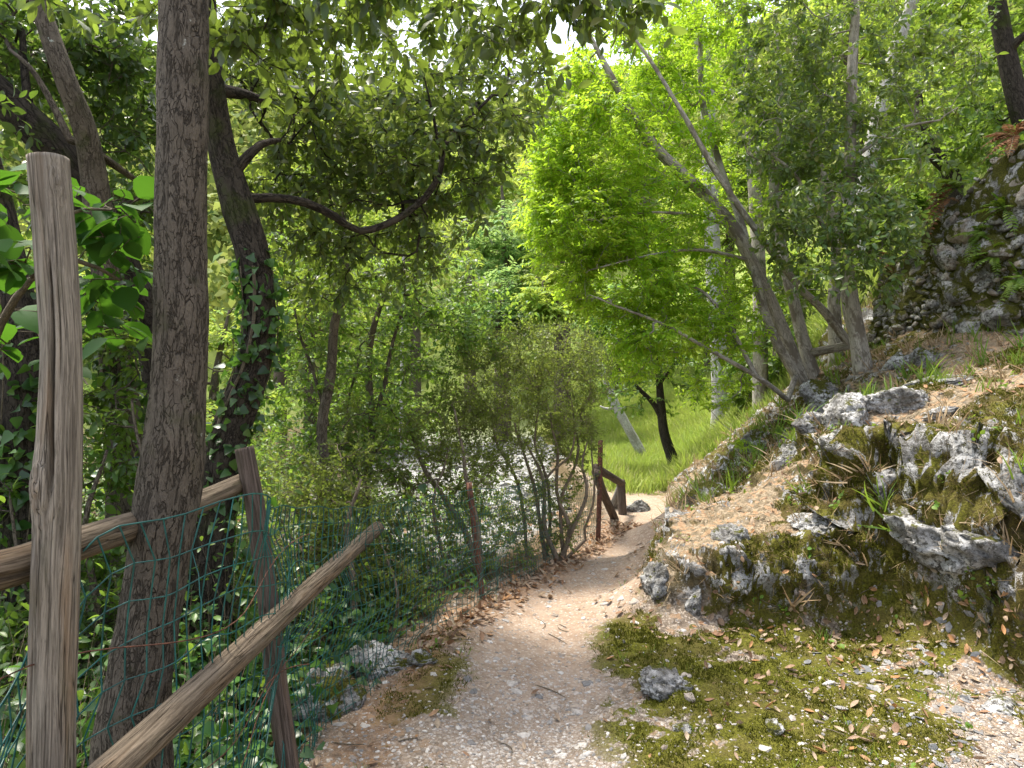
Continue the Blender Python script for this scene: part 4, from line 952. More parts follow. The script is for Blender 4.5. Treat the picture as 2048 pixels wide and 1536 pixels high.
tree('hornbeam_tree', 'multi stemmed leaning tree with lime green leaves rooted on the mossy bank', 'tree',
     [([(1612, 800, 8.9), (1592, 735, 8.9), (1560, 650, 8.8), (1522, 565, 8.7), (1470, 460, 8.5), (1400, 380, 8.4), (1335, 320, 8.3), (1285, 260, 8.2), (1245, 195, 8.1), (1205, 120, 8.0), (1160, 30, 8)], [.125, .1, .09, .084, .078, .072, .066, .06, .05, .035, .015]),
      ([(1640, 790, 9.0), (1618, 720, 9.0), (1596, 640, 9.05), (1570, 530, 9.1), (1552, 430, 9.2), (1548, 330, 9.3), (1560, 200, 9.4), (1550, 20, 9.5)], [.105, .086, .078, .074, .07, .062, .045, .025]),
      ([(1600, 760, 8.7), (1556, 690, 8.6), (1528, 620, 8.6), (1508, 540, 8.6), (1480, 440, 8.8), (1440, 330, 9), (1405, 200, 9.2), (1400, 60, 9.4)], [.07, .058, .054, .05, .048, .044, .04, .03]),
      ([(1700, 690, 8.6), (1650, 625, 8.5), (1600, 575, 8.4), (1545, 505, 8.3), (1490, 430, 8.2), (1430, 340, 8.1), (1370, 235, 8.0), (1300, 120, 8), (1240, 40, 8)], [.055, .05, .045, .042, .04, .035, .03, .022, .012]),
      ([(1575, 800, 8.3), (1545, 775, 8.2), (1500, 745, 8.1), (1420, 700, 8.0), (1330, 650, 7.9), (1240, 615, 7.8), (1180, 590, 7.7)], [.036, .032, .028, .022, .018, .012, .007]),
      ([(1510, 748, 8.1), (1480, 690, 8.15), (1450, 635, 8.2), (1400, 580, 8.3), (1330, 560, 8.3)], [.03, .026, .022, .018, .008]),
      ([(1460, 450, 8.5), (1380, 430, 8.2), (1290, 425, 7.9), (1200, 440, 7.7)], [.028, .02, .014, .007]),
      ([(1500, 520, 8.6), (1400, 500, 8.2), (1300, 510, 7.8), (1180, 540, 7.6)], [.025, .018, .012, .006])],
     [(1210, 300, 8, 110, 120, 180), (1330, 250, 9.0, 120, 120, 150), (1170, 440, 7.9, 120, 100, 190), (1300, 440, 8.4, 140, 100, 190), (1240, 560, 8.1, 130, 80, 190), (1390, 570, 8.8, 120, 80, 120), (1150, 190, 8.2, 70, 80, 70), (1240, 140, 8.7, 110, 80, 80), (1390, 120, 9.5, 110, 100, 110), (1340, 660, 8.2, 130, 60, 110), (1260, 710, 8.2, 60, 60, 50), (1120, 360, 8, 60, 100, 60), (1450, 660, 8.4, 70, 60, 36), (1440, 780, 8.5, 80, 35, 22), (1480, 320, 9.7, 90, 120, 60), (1340, 20, 8.8, 150, 70, 70), (1300, -150, 8.8, 250, 120, 60), (1100, 300, 8, 50, 90, 28), (1090, 470, 7.9, 40, 70, 20), (1500, 880, 8.2, 36, 20, 4)],
     'bright', 'leaf_bright', 'bark_smooth', disp=.008, segs=(14, 6, 4), wood_tip=.003, step=.2, over=dict(size=.066, per=4, sub=10, tw_len=.23, flat=.5, upb=.65, spread=1.1))

tree('holm_oak', 'pale stemmed evergreen oak with dark glossy leaves in front of the stone wall', 'tree',
     [([(1732, 770, 8.1), (1718, 690, 8.1), (1704, 610, 8.1), (1696, 540, 8.1), (1692, 450, 8.1), (1700, 320, 8.1), (1704, 150, 8.1), (1712, -20, 8.1), (1715, -200, 8.1)], [.13, .1, .085, .078, .07, .065, .06, .05, .03]),
      ([(1696, 540, 8.1), (1640, 440, 8.0), (1590, 350, 8), (1530, 300, 8)], [.03, .026, .02, .01]), ([(1700, 320, 8.1), (1790, 260, 8), (1880, 240, 8)], [.03, .02, .01])],
     [(1570, 140, 8.3, 120, 110, 76), (1700, 120, 8.2, 140, 130, 100), (1830, 150, 8.3, 120, 110, 84), (1570, 280, 8, 100, 80, 62), (1660, 300, 8, 110, 80, 60), (1660, 420, 7.6, 130, 70, 72), (1740, 480, 7.3, 90, 60, 34), (1590, 480, 7.8, 80, 60, 26), (1790, 330, 8, 110, 80, 40), (1700, 555, 7.3, 120, 36, 24), (1790, 440, 7.6, 50, 50, 14), (1620, 10, 8.4, 180, 80, 60), (1700, -180, 8.4, 280, 130, 60)],
     'oak', 'leaf_holm', 'bark_smooth', disp=.005, segs=(14, 6, 4), wood_tip=.0028, step=.2, over=dict(size=.078, per=3, sub=8, tw_len=.22))
tree('holm_oak', 'twin slim grey trunk standing behind the pale stemmed evergreen oak', 'tree',
     [([(1672, 690, 9.6), (1668, 600, 9.6), (1674, 520, 9.6), (1660, 400, 9.6), (1610, 250, 9.6), (1590, 60, 9.6)], [.1, .085, .08, .07, .06, .04]),
      ([(1712, 690, 9.4), (1690, 620, 9.4), (1684, 520, 9.4)], [.04, .035, .03])],
     [(1600, 200, 9.8, 120, 100, 40), (1600, 400, 9.8, 90, 90, 34), (1560, 600, 9.8, 60, 60, 22)], 'oak', 'leaf_oak', 'bark_smooth', over=dict(size=.08), step=.2, wood_tip=.003)
tree('oak_tree', 'dark curved trunk on the terrace above the stone wall at the right edge', 'tree',
     [([(2075, 330, 9.2), (2040, 220, 9.2), (2018, 130, 9.2), (2000, 40, 9.2), (1990, -40, 9.2), (1980, -300, 9.2)], [.14, .13, .12, .115, .11, .08]), ([(2012, 110, 9.2), (2050, 70, 9), (2110, 50, 8.8)], [.06, .05, .04])],
     [(1950, 40, 9.6, 120, 90, 70), (2020, 280, 9.3, 70, 50, 30), (1900, 260, 9.6, 110, 60, 60), (1960, 190, 10, 110, 80, 60), (1960, -180, 9.6, 200, 140, 60)], 'oak', 'leaf_mid', 'bark_dark', disp=.006, over=dict(size=.085), step=.2, wood_tip=.003)
tree('stump_tree', 'leaning dark trunk stub on the terrace above the wall', 'tree', [([(1905, 360, 10), (1870, 310, 10), (1845, 260, 10), (1835, 180, 10)], [.12, .1, .09, .05])], [(1850, 330, 10, 90, 50, 26)], 'mid', 'leaf_mid', 'bark_dark', over=dict(size=.085), step=.2)
tree('ash_tree', 'pale lichen covered trunk leaning right high on the slope', 'tree',
     [([(1730, 380, 13), (1775, 170, 13), (1795, 90, 13), (1825, 0, 13), (1860, -120, 13)], [.15, .14, .13, .12, .08])], [(1760, -60, 13, 160, 90, 50), (1880, 200, 13, 130, 90, 60), (1950, 330, 12, 90, 50, 40)], 'mid', 'leaf_mid', 'bark_pale', over=dict(size=.11, tw_len=.3), step=.3)
tree('ash_tree', 'tall pale trunk rising behind the lime green canopy', 'tree',
     [([(1440, 760, 14), (1425, 500, 14), (1418, 300, 14), (1412, 150, 14), (1395, 40, 14), (1390, -120, 14)], [.17, .16, .15, .14, .12, .06])], [(1380, -40, 14, 150, 90, 50), (1330, 120, 14, 120, 80, 40)], 'bright', 'leaf_bright', 'bark_pale', over=dict(size=.13, tw_len=.35), step=.3, disp=.01)
tree('ash_tree', 'grey forked trunk above the lime green canopy', 'tree',
     [([(1520, 600, 11), (1505, 300, 11), (1496, 120, 11), (1486, 60, 11), (1484, -60, 11)], [.11, .1, .09, .085, .06]), ([(1496, 110, 11), (1470, 50, 11), (1430, 0, 11), (1390, -50, 11)], [.06, .055, .05, .03])],
     [(1450, -30, 11, 130, 80, 50), (1430, 90, 11, 70, 60, 24)], 'bright', 'leaf_bright', 'bark_smooth', over=dict(size=.1, tw_len=.3), step=.25)

# trees standing in the meadow
g1 = on_ground(1352, 950, 9); d1 = g1[1]
tree('young_oak', 'small dark forked tree leaning over the bright meadow grass', 'tree',
     [([(1358, 962, d1), (1344, 915, d1), (1328, 865, d1), (1322, 810, d1), (1316, 740, d1), (1300, 650, d1)], [.13, .1, .085, .075, .05, .03]), ([(1323, 835, d1), (1305, 805, d1), (1275, 775, d1), (1240, 740, d1)], [.055, .045, .035, .02]), ([(1318, 770, d1), (1370, 700, d1)], [.03, .015])],
     [(1290, 690, d1, 90, 50, 50), (1360, 740, d1, 60, 40, 26), (1240, 760, d1, 60, 40, 24), (1300, 810, d1, 50, 20, 8), (1390, 790, d1, 40, 25, 8)], 'mid', 'leaf_mid', 'bark_dark', over=dict(size=.09, tw_len=.25), step=.2, wood_tip=.004)
g2 = on_ground(1290, 918, 9); d2 = g2[1]
tree('dead_tree', 'pale leaning trunk without leaves standing in the meadow grass', 'tree',
     [([(1296, 930, d2), (1280, 900, d2), (1258, 860, d2), (1232, 812, d2), (1218, 775, d2), (1200, 730, d2), (1180, 690, d2)], [.11, .105, .1, .1, .09, .06, .03]), ([(1234, 812, d2), (1216, 818, d2), (1200, 812, d2)], [.04, .03, .015])], [], 'mid', 'leaf_mid', 'bark_pale', disp=.01)

# ------------------------------------------------------------------ woods behind
def backtree(px, py, d, rx, ry, mat, label, n=90, size=.17, group=None, lean=0, kind='bright', bark='bark_mid'):
    c = P(px, py, d); gb = gz(c[0], c[1]); pyb = 768 - (gb - CAMZ) / d * F
    r0 = .05 + .008 * d
    st = [([(px - lean, pyb + 20, d), (px - lean * .5, (py + pyb) / 2, d), (px, py, d), (px + rng.normal() * 20, py - ry * .7, d)], [r0, r0 * .8, r0 * .5, r0 * .15])]
    bl = []
    for k in range(9):
        a = rng.random() * 6.28; q = rng.random() ** .5
        bl.append((px + math.cos(a) * rx * .7 * q, py + math.sin(a) * ry * .7 * q, d + rng.normal() * rx * .35 * d / F, rx * .42, ry * .36, max(4, n // 9)))
    return tree('woodland_tree', label, 'tree', st, bl, kind, mat, bark, group, twigs=False, wood_tip=.012, segs=(7, 4, 3), step=.6, over=dict(size=size, per=5, sub=9, tw_len=.055 * d ** .9 * .55, spread=1.2))
gA, gB, gC = 'trees beyond the gully', 'trees on the slope behind the meadow', 'trees on the slope above the wall'
LA = 'light green broadleaf tree across the gully, seen through the oaks'
LB = 'light green broadleaf tree rising behind the bright meadow'
LC = 'green broadleaf tree on the upper slope above the dry stone wall'
for a in [(620, 640, 15, 190, 220), (830, 560, 18, 150, 200), (430, 760, 13, 170, 200), (220, 560, 15, 220, 220), (60, 820, 12, 190, 260), (740, 820, 16, 130, 130), (560, 380, 19, 200, 170), (300, 860, 11, 120, 140)]:
    backtree(*a, 'leaf_far', LA, 120, .0125 * a[2] ** .9, gA)
for a in [(1010, 470, 24, 110, 150, 'leaf_far_cool'), (1130, 420, 22, 90, 140, 'leaf_far'), (1000, 620, 20, 90, 90, 'leaf_far_cool'), (1120, 600, 18, 80, 90, 'leaf_far'), (940, 380, 30, 110, 110, 'leaf_far'), (1230, 640, 26, 90, 90, 'leaf_far_cool'), (1330, 480, 24, 130, 130, 'leaf_far'), (1460, 420, 20, 120, 160, 'leaf_far'), (1180, 260, 34, 90, 100, 'leaf_far_cool'), (1420, 610, 22, 60, 50, 'leaf_far_cool'), (1290, 240, 30, 110, 110, 'leaf_far')]:
    backtree(*a[:6], LB, 110, .0115 * a[2] ** .92, gB)
for a in [(1600, 560, 16, 120, 110), (1560, 330, 18, 150, 150), (1720, 300, 17, 150, 170), (1880, 250, 15, 140, 150), (2010, 160, 16, 120, 160), (1690, 80, 20, 170, 120), (1900, 30, 20, 160, 120), (1800, 430, 14, 80, 70)]:
    backtree(*a, 'leaf_far' if a[0] % 3 else 'leaf_mid', LC, 110, .0125 * a[2] ** .9, gC)
# dark bushes at the meadow's edge
for (px, py, d, rx, ry, lab) in [(1500, 760, 12, 60, 50, 'dark low bush under the leaning lime green tree'), (1560, 690, 11, 60, 70, 'shady bush behind the lime green tree stems')]:
    g = on_ground(px, py + ry, 9)
    tree('bush', lab, 'bush', [([(px, py + ry * 1.3, d), (px, py, d)], [.04, .015])], [(px, py, d, rx, ry, 46)], 'mid', 'leaf_mid', 'bark_mid', twigs=False, over=dict(size=.1, per=5, sub=8, tw_len=.3), step=.3)

# far wooded hillsides: one mass
def hill_woods():
    n = 900; th = rng.uniform(-1.1, 1.1, n); r = rng.uniform(30, 118, n) ** 1.0
    cx_, cy_ = r * np.sin(th), r * np.cos(th); ok = cy_ > 24
    ok &= ~((cx_ > 2) & (cx_ < 15) & (cy_ < 46) & (cx_ > cy_ * .12))
    cx_, cy_, r = cx_[ok], cy_[ok], r[ok]; cz = ground_z(cx_, cy_); n = len(r)
    R = rng.uniform(1.6, 3.4, n)
    V = []; Fs = []
    for m, lo in ((170, 0), ):
        v = randdir(n * m).reshape(n, m, 3); v[:, :, 2] = np.abs(v[:, :, 2]) * 1.25 - .25
        lob = 1 + .35 * fbm((v * 2.2 + np.arange(n)[:, None, None] * 5.1).reshape(-1, 3), 2, .5, 3).reshape(n, m)
        pos = np.stack([cx_, cy_, cz + R * .9], 1)[:, None] + v * (R[:, None] * lob * (.7 + .35 * rng.random((n, m))))[:, :, None]
        pos = pos.reshape(-1, 3); nr = unit(v.reshape(-1, 3) + randdir(n * m) * .8 + [0, 0, .4]); d = randdir(n * m)
        vv, ff = instance(*LEAF_TINY, pos, d, nr, np.repeat(.35 + .006 * r, m) * (.6 + .8 * rng.random(n * m)), None)
    o = mesh_obj('far_woods', vv, [ff], M['leaf_wood']); tag(o, kind='stuff')
hill_woods()

# ------------------------------------------------------------------ rocks, wall, ferns
import bmesh
_bm = bmesh.new(); bmesh.ops.create_icosphere(_bm, subdivisions=4, radius=1)
ICO_V = np.array([v.co[:] for v in _bm.verts]); ICO_F = np.array([[v.index for v in f.verts] for f in _bm.faces]); _bm.free()
_bm = bmesh.new(); bmesh.ops.create_icosphere(_bm, subdivisions=5, radius=1)
ICO5_V = np.array([v.co[:] for v in _bm.verts]); ICO5_F = np.array([[v.index for v in f.verts] for f in _bm.faces]); _bm.free()
def rock_shape(size, seed, rough=.28, cuts=7, V0=None, tilt=None):
    r = np.random.default_rng(seed); V = (ICO_V if V0 is None else V0).copy()
    for _ in range(cuts):
        n = unit(r.normal(size=3)); k = r.uniform(.5, .85); q = V @ n; V = V - np.maximum(0, q - k)[:, None] * n * .92
    off = seed * 3.7
    dd = 1 + rough * fbm(V * 1.3 + off, 4, .55, seed) + rough * .45 * fbm(V * [5, 5, 9] + off, 4, .6, seed + 3, True)
    V = V * dd[:, None] * np.array(size)
    if tilt is not None:
        a, b = tilt; ca, sa = math.cos(a), math.sin(a); V = np.stack([V[:, 0] * ca + V[:, 2] * sa, V[:, 1], -V[:, 0] * sa + V[:, 2] * ca], 1)
        ca, sa = math.cos(b), math.sin(b); V = np.stack([V[:, 0], V[:, 1] * ca - V[:, 2] * sa, V[:, 1] * sa + V[:, 2] * ca], 1)
    return V
def rock_at(px, py, wpx, hpx, label, mat='rock', sink=.25, seed=1, tilt=(0, 0), name='rock', dmin=2.0, depth=1.0, big=False):
    g = on_ground(px, py, dmin); d = g[1]; sx, sz = wpx * d / F / 2, hpx * d / F / 2
    V = rock_shape((sx, (sx + sz) / 2 * depth, sz), seed, V0=ICO5_V, tilt=tilt, rough=.42, cuts=12)
    e_ = .12; hx = (gz(g[0] + e_, g[1]) - gz(g[0] - e_, g[1])) / (2 * e_); hy = (gz(g[0], g[1] + e_) - gz(g[0], g[1] - e_)) / (2 * e_)
    nn = unit(np.array([-hx, -hy, 1.0]))
    o = mesh_obj(name, V * 1.25 + g + nn * min(sx, sz) * 1.2 * (1 - 2 * min(.74, sink + .22)), [ICO5_F], M[mat]); tag(o, label, 'rock'); return o
ROCKS = [
 (1336, 1372, 84, 56, 'pitted pale stone half sunk in the mossy ground', 'rock', .3, 3, (.1, 0)),
 (1548, 1462, 34, 26, 'small upright grey stone in the moss at the picture bottom', 'rock', .2, 4, (0, .2)),
 (1360, 1462, 40, 20, 'small flat white stone in the lower moss patch', 'rock', .3, 5, (0, 0)),
 (1935, 1095, 250, 150, 'large white limestone slab with black lichen set in the tall outcrop', 'rock', .62, 6, (.5, 0)),
 (2020, 1200, 190, 110, 'white slanting limestone rib below the large slab at the right edge', 'rock', .62, 7, (.75, .1)),
 (1765, 1000, 110, 150, 'cracked white rock on the left shoulder of the tall outcrop', 'rock', .6, 8, (.35, 0)),
 (1700, 850, 66, 100, 'tall white knob of rock standing out at the slope edge', 'rock', .3, 9, (.1, 0)),
 (1790, 812, 100, 62, 'group of pitted white rock under grass tufts', 'rock', .35, 10, (0, 0)),
 (1800, 730, 60, 50, 'rounded white boulder near the wall foot', 'rock', .3, 11, (0, 0)),
 (1852, 722, 56, 40, 'smaller white boulder right of the rounded one near the wall foot', 'rock', .3, 12, (.2, 0)),
 (1895, 825, 80, 26, 'flat pale slab lying in straw on the slope', 'rock', .35, 13, (-.15, 0)),
 (1880, 762, 120, 26, 'long low white ledge in the straw below the wall', 'rock', .4, 14, (-.2, 0)),
 (1508, 905, 46, 66, 'mossy upright rock at the meadow edge of the bank', 'rock_mossy', .25, 15, (.1, 0)),
 (1590, 910, 46, 50, 'white rock poking from the leaf littered slope', 'rock', .3, 16, (.3, 0)),
 (1560, 935, 34, 34, 'little white rock left of the leaf littered slope rock', 'rock', .3, 17, (.2, 0)),
 (1660, 790, 84, 66, 'mossy topped boulder between the tree trunks', 'rock_mossy', .25, 18, (0, 0)),
 (1636, 830, 70, 40, 'grey block under the multi stemmed tree', 'rock', .25, 19, (.1, 0)),
 (1626, 862, 74, 56, 'layered grey block lowest under the multi stemmed tree', 'rock', .25, 20, (.1, 0)),
 (1672, 862, 40, 40, 'small round white stone below the tree roots', 'rock', .2, 21, (0, 0)),
 (1425, 1000, 66, 60, 'dark mossy rock at the bank end above the path crest', 'rock_mossy', .3, 22, (.3, 0)),
 (1280, 1022, 44, 30, 'pale rough rock beside the railing at the path crest', 'rock', .3, 23, (0, 0), 'rock', 8.6),
 (1650, 1050, 110, 60, 'bright white rock crowning the lower mossy hump', 'rock', .4, 24, (.1, 0)),
 (1470, 1075, 60, 56, 'white rock on the left top of the mossy hump', 'rock', .45, 25, (.3, 0)),
 (1316, 1165, 50, 66, 'white rock at the path corner of the mossy hump', 'rock', .35, 26, (.1, 0)),
 (1380, 1215, 40, 80, 'streaked white rock low on the mossy hump', 'rock', .5, 27, (.2, 0)),
 (745, 1335, 130, 70, 'broad pale limestone block at the path edge behind the netting', 'rock', .3, 30, (-.15, 0)),
 (842, 1318, 60, 34, 'white stone at the path edge near the rusty stake', 'rock', .3, 31, (0, 0)),
 (806, 1326, 40, 26, 'little pale stone beside the pale limestone block', 'rock', .3, 32, (0, 0)),
 (690, 1330, 60, 40, 'grey stone tucked behind the pale limestone block', 'rock', .3, 33, (0, 0)),
 (2000, 1420, 90, 44, 'broken white rock in the leaf litter below the outcrop', 'rock', .35, 35, (.1, 0)),
]
for r in ROCKS: rock_at(*r, big=r[2] > 100)
rock_at(640, 1420, 130, 110, 'green moss covered stone at the foot of the netting', 'rock_mossy', .3, 34, (0, 0))

wall_line = np.array([(5.75, 4.9), (5.45, 6.0), (5.22, 6.95), (5.12, 7.3), (5.02, 7.8), (4.92, 8.25), (4.82, 8.65), (4.75, 8.95), (4.72, 9.1)])
wall_top = np.array([4.65, 4.45, 4.2, 4.1, 3.87, 3.57, 3.29, 3.14, 2.95])
def stone_wall():
    root = thing('stone_wall', (5.1, 7.3, gz(5.1, 7.3)), 'old mossy dry stone wall with ferns, crumbling towards its far end', 'wall')
    q, _ = resample(np.c_[wall_line, wall_top], np.ones(len(wall_line)), .06)
    L = np.concatenate([[0], np.cumsum(np.hypot(*np.diff(q[:, :2], axis=0).T))]); n = len(q); m = 40
    t = np.gradient(q[:, :2], axis=0); t /= np.linalg.norm(t, axis=1)[:, None]; nrm_ = np.stack([-t[:, 1], t[:, 0]], 1)   # towards the slope below
    bz = ground_z(q[:, 0], q[:, 1]) - .25
    def at(l, f, out):
        X_ = np.interp(l, L, q[:, 0]); Y_ = np.interp(l, L, q[:, 1]); T_ = np.interp(l, L, q[:, 2]); B_ = np.interp(l, L, bz)
        nx_, ny_ = np.interp(l, L, nrm_[:, 0]), np.interp(l, L, nrm_[:, 1])
        lean = -.22 * f
        return np.stack([X_ + nx_ * (out + lean), Y_ + ny_ * (out + lean), B_ + (T_ - B_) * f], -1)
    # core: front face, rounded top, back
    prof = [(f, 0.0) for f in np.linspace(0, .96, m)] + [(1.0, -.1), (1.02, -.3), (1.0, -.7), (.9, -1.1)]
    V = np.stack([at(L, f, o) for f, o in prof], 1)
    Vf = V.reshape(-1, 3); nn = np.repeat(np.c_[nrm_, np.zeros(n)], len(prof), 0)
    Vf = Vf + nn * (.10 * fbm(Vf * 2.2, 3, .55, 5) + .07 * fbm(Vf * 8, 4, .6, 6, True))[:, None] + np.array([0, 0, 1]) * (.08 * fbm(Vf * 3, 3, .5, 9))[:, None]
    k = len(prof); a = np.arange(n - 1)[:, None] * k + np.arange(k - 1)[None]
    mesh_obj('core', Vf, [np.stack([a, a + 1, a + k + 1, a + k], -1).reshape(-1, 4)], M['wall_core'], root)
    # stones bedded in the face
    r = np.random.default_rng(5); Vs = []; Fs = []; o_ = 0; pts = []
    BIG = [(2.0, .3, .2), (2.55, .52, .21), (2.35, .18, .18), (3.0, .36, .17), (2.75, .12, .2), (1.7, .55, .22), (3.15, .62, .2), (2.9, .7, .18), (1.75, .12, .22)]
    for q_ in range(4200):
        l, f = r.uniform(.0, L[-1]), r.uniform(.03, 1.0); s = r.choice([.045, .07, .1, .13, .18], p=[.32, .3, .22, .11, .05]) * (1.1 if l < 2.6 else .75)
        if q_ < len(BIG): l, f, s = BIG[q_]
        p_ = at(l, f, 0)
        if all(np.linalg.norm(p_ - b) > (s + sb) * .85 for b, sb in pts): pts.append((p_, s)); 
        else: continue
        ii = np.argmin(np.abs(L - l)); nv_ = np.array([*nrm_[ii], 0]); tv_ = np.array([*t[ii], 0])
        sh = rock_shape((s * r.uniform(1, 1.5), s * .7, s * r.uniform(.6, .95)), len(pts) + 100, .25, 6, tilt=(r.normal() * .3, 0))[:]
        W = p_ + nv_ * (s * .02 + r.uniform(-.02, .05)) + sh[:, :1] * tv_ + sh[:, 1:2] * nv_ + sh[:, 2:] * np.array([0, 0, 1])
        Vs.append(W); Fs.append(ICO_F + o_); o_ += len(W)
    mesh_obj('stones', np.concatenate(Vs), [np.concatenate(Fs)], M['wall_stone'], root)
    return at, L
M['wall_core'] = rock_mat('wall_core', 1.0)
wall_at, wall_L = stone_wall()

def fern(p, out, n, ln, mat, label, dead=False):
    """rosette of arching pinnate fronds"""
    root = thing('fern', p, label, 'fern'); V = []; Fc = []; o_ = 0; mb = MB()
    for k in range(n):
        d = unit(np.array(out) + randdir(1)[0] * .9 + [0, 0, .35]); l = 1.35 * ln * rng.uniform(.6, 1.15); s = np.linspace(0, 1, 12)
        c = p + d * (s * l)[:, None] + np.array([0, 0, -1]) * (s ** 2 * l * rng.uniform(.35, .8))[:, None]
        tube(mb, c, np.linspace(.003, .0012, 12), 4, False)
        t_ = unit(np.gradient(c, axis=0)); side = unit(np.cross(t_, [0, 0, 1.0])); w_ = np.sin(np.pi * np.clip(s, .08, .97)) * l * .16
        for sg in (-1, 1):
            dd = unit(side * sg + t_ * .45); up_ = unit(np.cross(dd, t_) * sg + randdir(12) * .2)
            v, f = instance(*LEAF_NARROW, c, dd, up_, w_ * 1.2, np.full(12, 1.1)); V.append(v); Fc.append(f + o_); o_ += len(v)
    mb.build('stalk', M['straw'] if dead else M['fern'], root)
    mesh_obj('fronds', np.concatenate(V), [np.concatenate(Fc)], M[mat], root)
M['dead_fern'] = island_mat('dead_fern', [(.16, .07, .035), (.28, .13, .06), (.35, .2, .11)], .85, .15, 0, .3)
def wp(px, py):
    best = None
    for l in np.linspace(0, wall_L[-1], 60):
        for f in np.linspace(.05, 1.03, 40):
            q = wall_at(l, f, .04); e_ = (q[0] / q[1] * F + 1024 - px) ** 2 + (768 - (q[2] - CAMZ) / q[1] * F - py) ** 2
            if best is None or e_ < best[0]: best = (e_, q)
    return best[1]
for (px, py, n, ln, mat, lab) in [(1910, 375, 16, .26, 'fern', 'bright green fern tuft near the top of the stone wall'), (1960, 470, 14, .28, 'fern', 'dark green fern tuft in the wall above the large warm stones'), (2010, 420, 14, .26, 'fern', 'fern tuft on the wall near the right picture edge'),
    (1990, 520, 14, .28, 'fern', 'drooping fern below the other tufts on the wall'), (2035, 560, 12, .26, 'fern', 'fern at the right edge low on the stone wall'), (1850, 440, 12, .24, 'fern', 'small fern on the crumbling part of the wall'), (1820, 490, 12, .24, 'fern', 'fern at the top of the wall by the tree leaves'),
    (1830, 350, 22, .26, 'dead_fern', 'rusty brown dead fern on the wall top'), (2020, 262, 24, .26, 'dead_fern', 'dark brown dried fern clump on the wall top at the right edge'), (1775, 510, 14, .2, 'dead_fern', 'brown dried fern at the crumbling wall end')]:
    q = wp(px, py); fern(q, (-.8, -.3, .1), n, ln, mat, lab, 'dead' in mat)

# ------------------------------------------------------------------ things on the ground
def near(a, b): return (1 - sstep(a, b, FC[:, 1])) 
vis = (np.abs(FC[:, 0]) < FC[:, 1] * .95 + .8)
def stuff(name, V, Fc, mat): return tag(mesh_obj(name, V, [Fc], M[mat]), kind='stuff')
# gravel
flat0 = (fdE > -.1) * (1 - fMe)
PEB = rock_shape((1, .8, .5), 77, .3, 6, V0=np.array(ICO_V))
_bm = bmesh.new(); bmesh.ops.create_icosphere(_bm, subdivisions=1, radius=1); P1 = np.array([v.co[:] for v in _bm.verts]); P1F = np.array([[v.index for v in f.verts] for f in _bm.faces]); _bm.free()
P1 = P1 * [1, .75, .5] * (1 + .22 * rng.normal(size=(len(P1), 1)).clip(-1, 1))
wgt = vis * near(5.2, 7.5) * (.1 + fP * .8 * near(3.6, 4.4) + (1 - fB) * .45) * (1 - fB * .85) * (fdE > -.15) * (1 - .7 * fM)
wgt = wgt * (1 + 2 * near(2.6, 4.2)) * np.where((FC[:, 0] > 1.5) & (FC[:, 1] < 4), 2.0, 1)
p, n_, i = scatter(44000, wgt); s = .0022 + .011 * rng.random(len(p)) ** 4; s *= np.where(rng.random(len(p)) < .03, 1.9, 1)
d = unit(np.cross(n_, randdir(len(p)))); v, f = instance(P1, P1F, p - n_ * (s * .12)[:, None], d, unit(n_ + randdir(len(p)) * .4), s)
tag(mesh_obj('gravel', v, [f], M['pebble'], smooth=False), kind='stuff')
p, n_, i = scatter(420, vis * near(5.5, 7) * flat0 * (1 - fB) * (.4 + fP)); s = .012 + .03 * rng.random(len(p)) ** 2.2
d = unit(np.cross(n_, randdir(len(p)))); v, f = instance(PEB, ICO_F, p - n_ * (s * .2)[:, None], d, unit(n_ + randdir(len(p)) * .3), s)
tag(mesh_obj('path_stones', v, [f], M['pebble']), kind='stuff')
# slate chips at the lower right
wgt = vis * near(3.6, 4.4) * (FC[:, 0] > 1.1) * sstep(1.2, 2.2, FC[:, 0]) * (1 - fB)
p, n_, i = scatter(520, wgt); s = .012 + .03 * rng.random(len(p)) ** 2.5
d = unit(np.cross(n_, randdir(len(p)))); v, f = instance(P1 * [1, .8, .22], P1F, p + n_ * .003, d, unit(n_ + randdir(len(p)) * .25), s)
M['slate'] = island_mat('slate', [(.06, .065, .072), (.14, .145, .155), (.24, .235, .23), (.36, .33, .3)], .7, .35, .2)
tag(mesh_obj('slate_chips', v, [f], M['slate'], smooth=False), kind='stuff')
# dead leaves
def leaves_on(name, n, wgt, size, lift=.004, mat='litter', tmpl=LEAF_DRY, tilt=.35):
    p, n_, i = scatter(n, wgt); d = unit(np.cross(n_, randdir(n)) + n_ * rng.normal(size=(n, 1)) * .2)
    flip = np.where(rng.random((n, 1)) < .5, -1, 1)
    v, f = instance(*tmpl, p + n_ * lift, d, unit(n_ * flip + randdir(n) * tilt), size * (.55 + .75 * rng.random(n)), 1 + .2 * rng.normal(size=n)); return stuff(name, v, f, mat)
flat_ = (fdE > -.3) * (1 - fMe)
leaves_on('fallen_leaves', 1300, vis * near(4.6, 6) * flat_ * (1 - fB) * (.25 + 1.0 * (FC[:, 0] > 1.2) + .35 * (FC[:, 0] < -.1) - .12 * fP), .046)
leaves_on('fallen_leaves', 1500, vis * (FC[:, 1] < 9) * (FC[:, 1] > 2.2) * fE ** 1.5 * sstep(3.4, 4.4, FC[:, 1]), .055)
leaves_on('fallen_leaves', 1900, vis * fB * (FC[:, 1] < 12) * (1 - sstep(.15, .4, fsteep)) * (1 - sstep(6, 8, FC[:, 0])), .05)
leaves_on('fallen_leaves', 420, vis * sstep(.0, .25, np.exp(-((fm(dF) + .06) / .13) ** 2)) * (FC[:, 1] < 6), .048)
leaves_on('fallen_leaves', 3200, (fdE < -.1) * (FC[:, 0] > -6) * (FC[:, 1] < 9), .075)
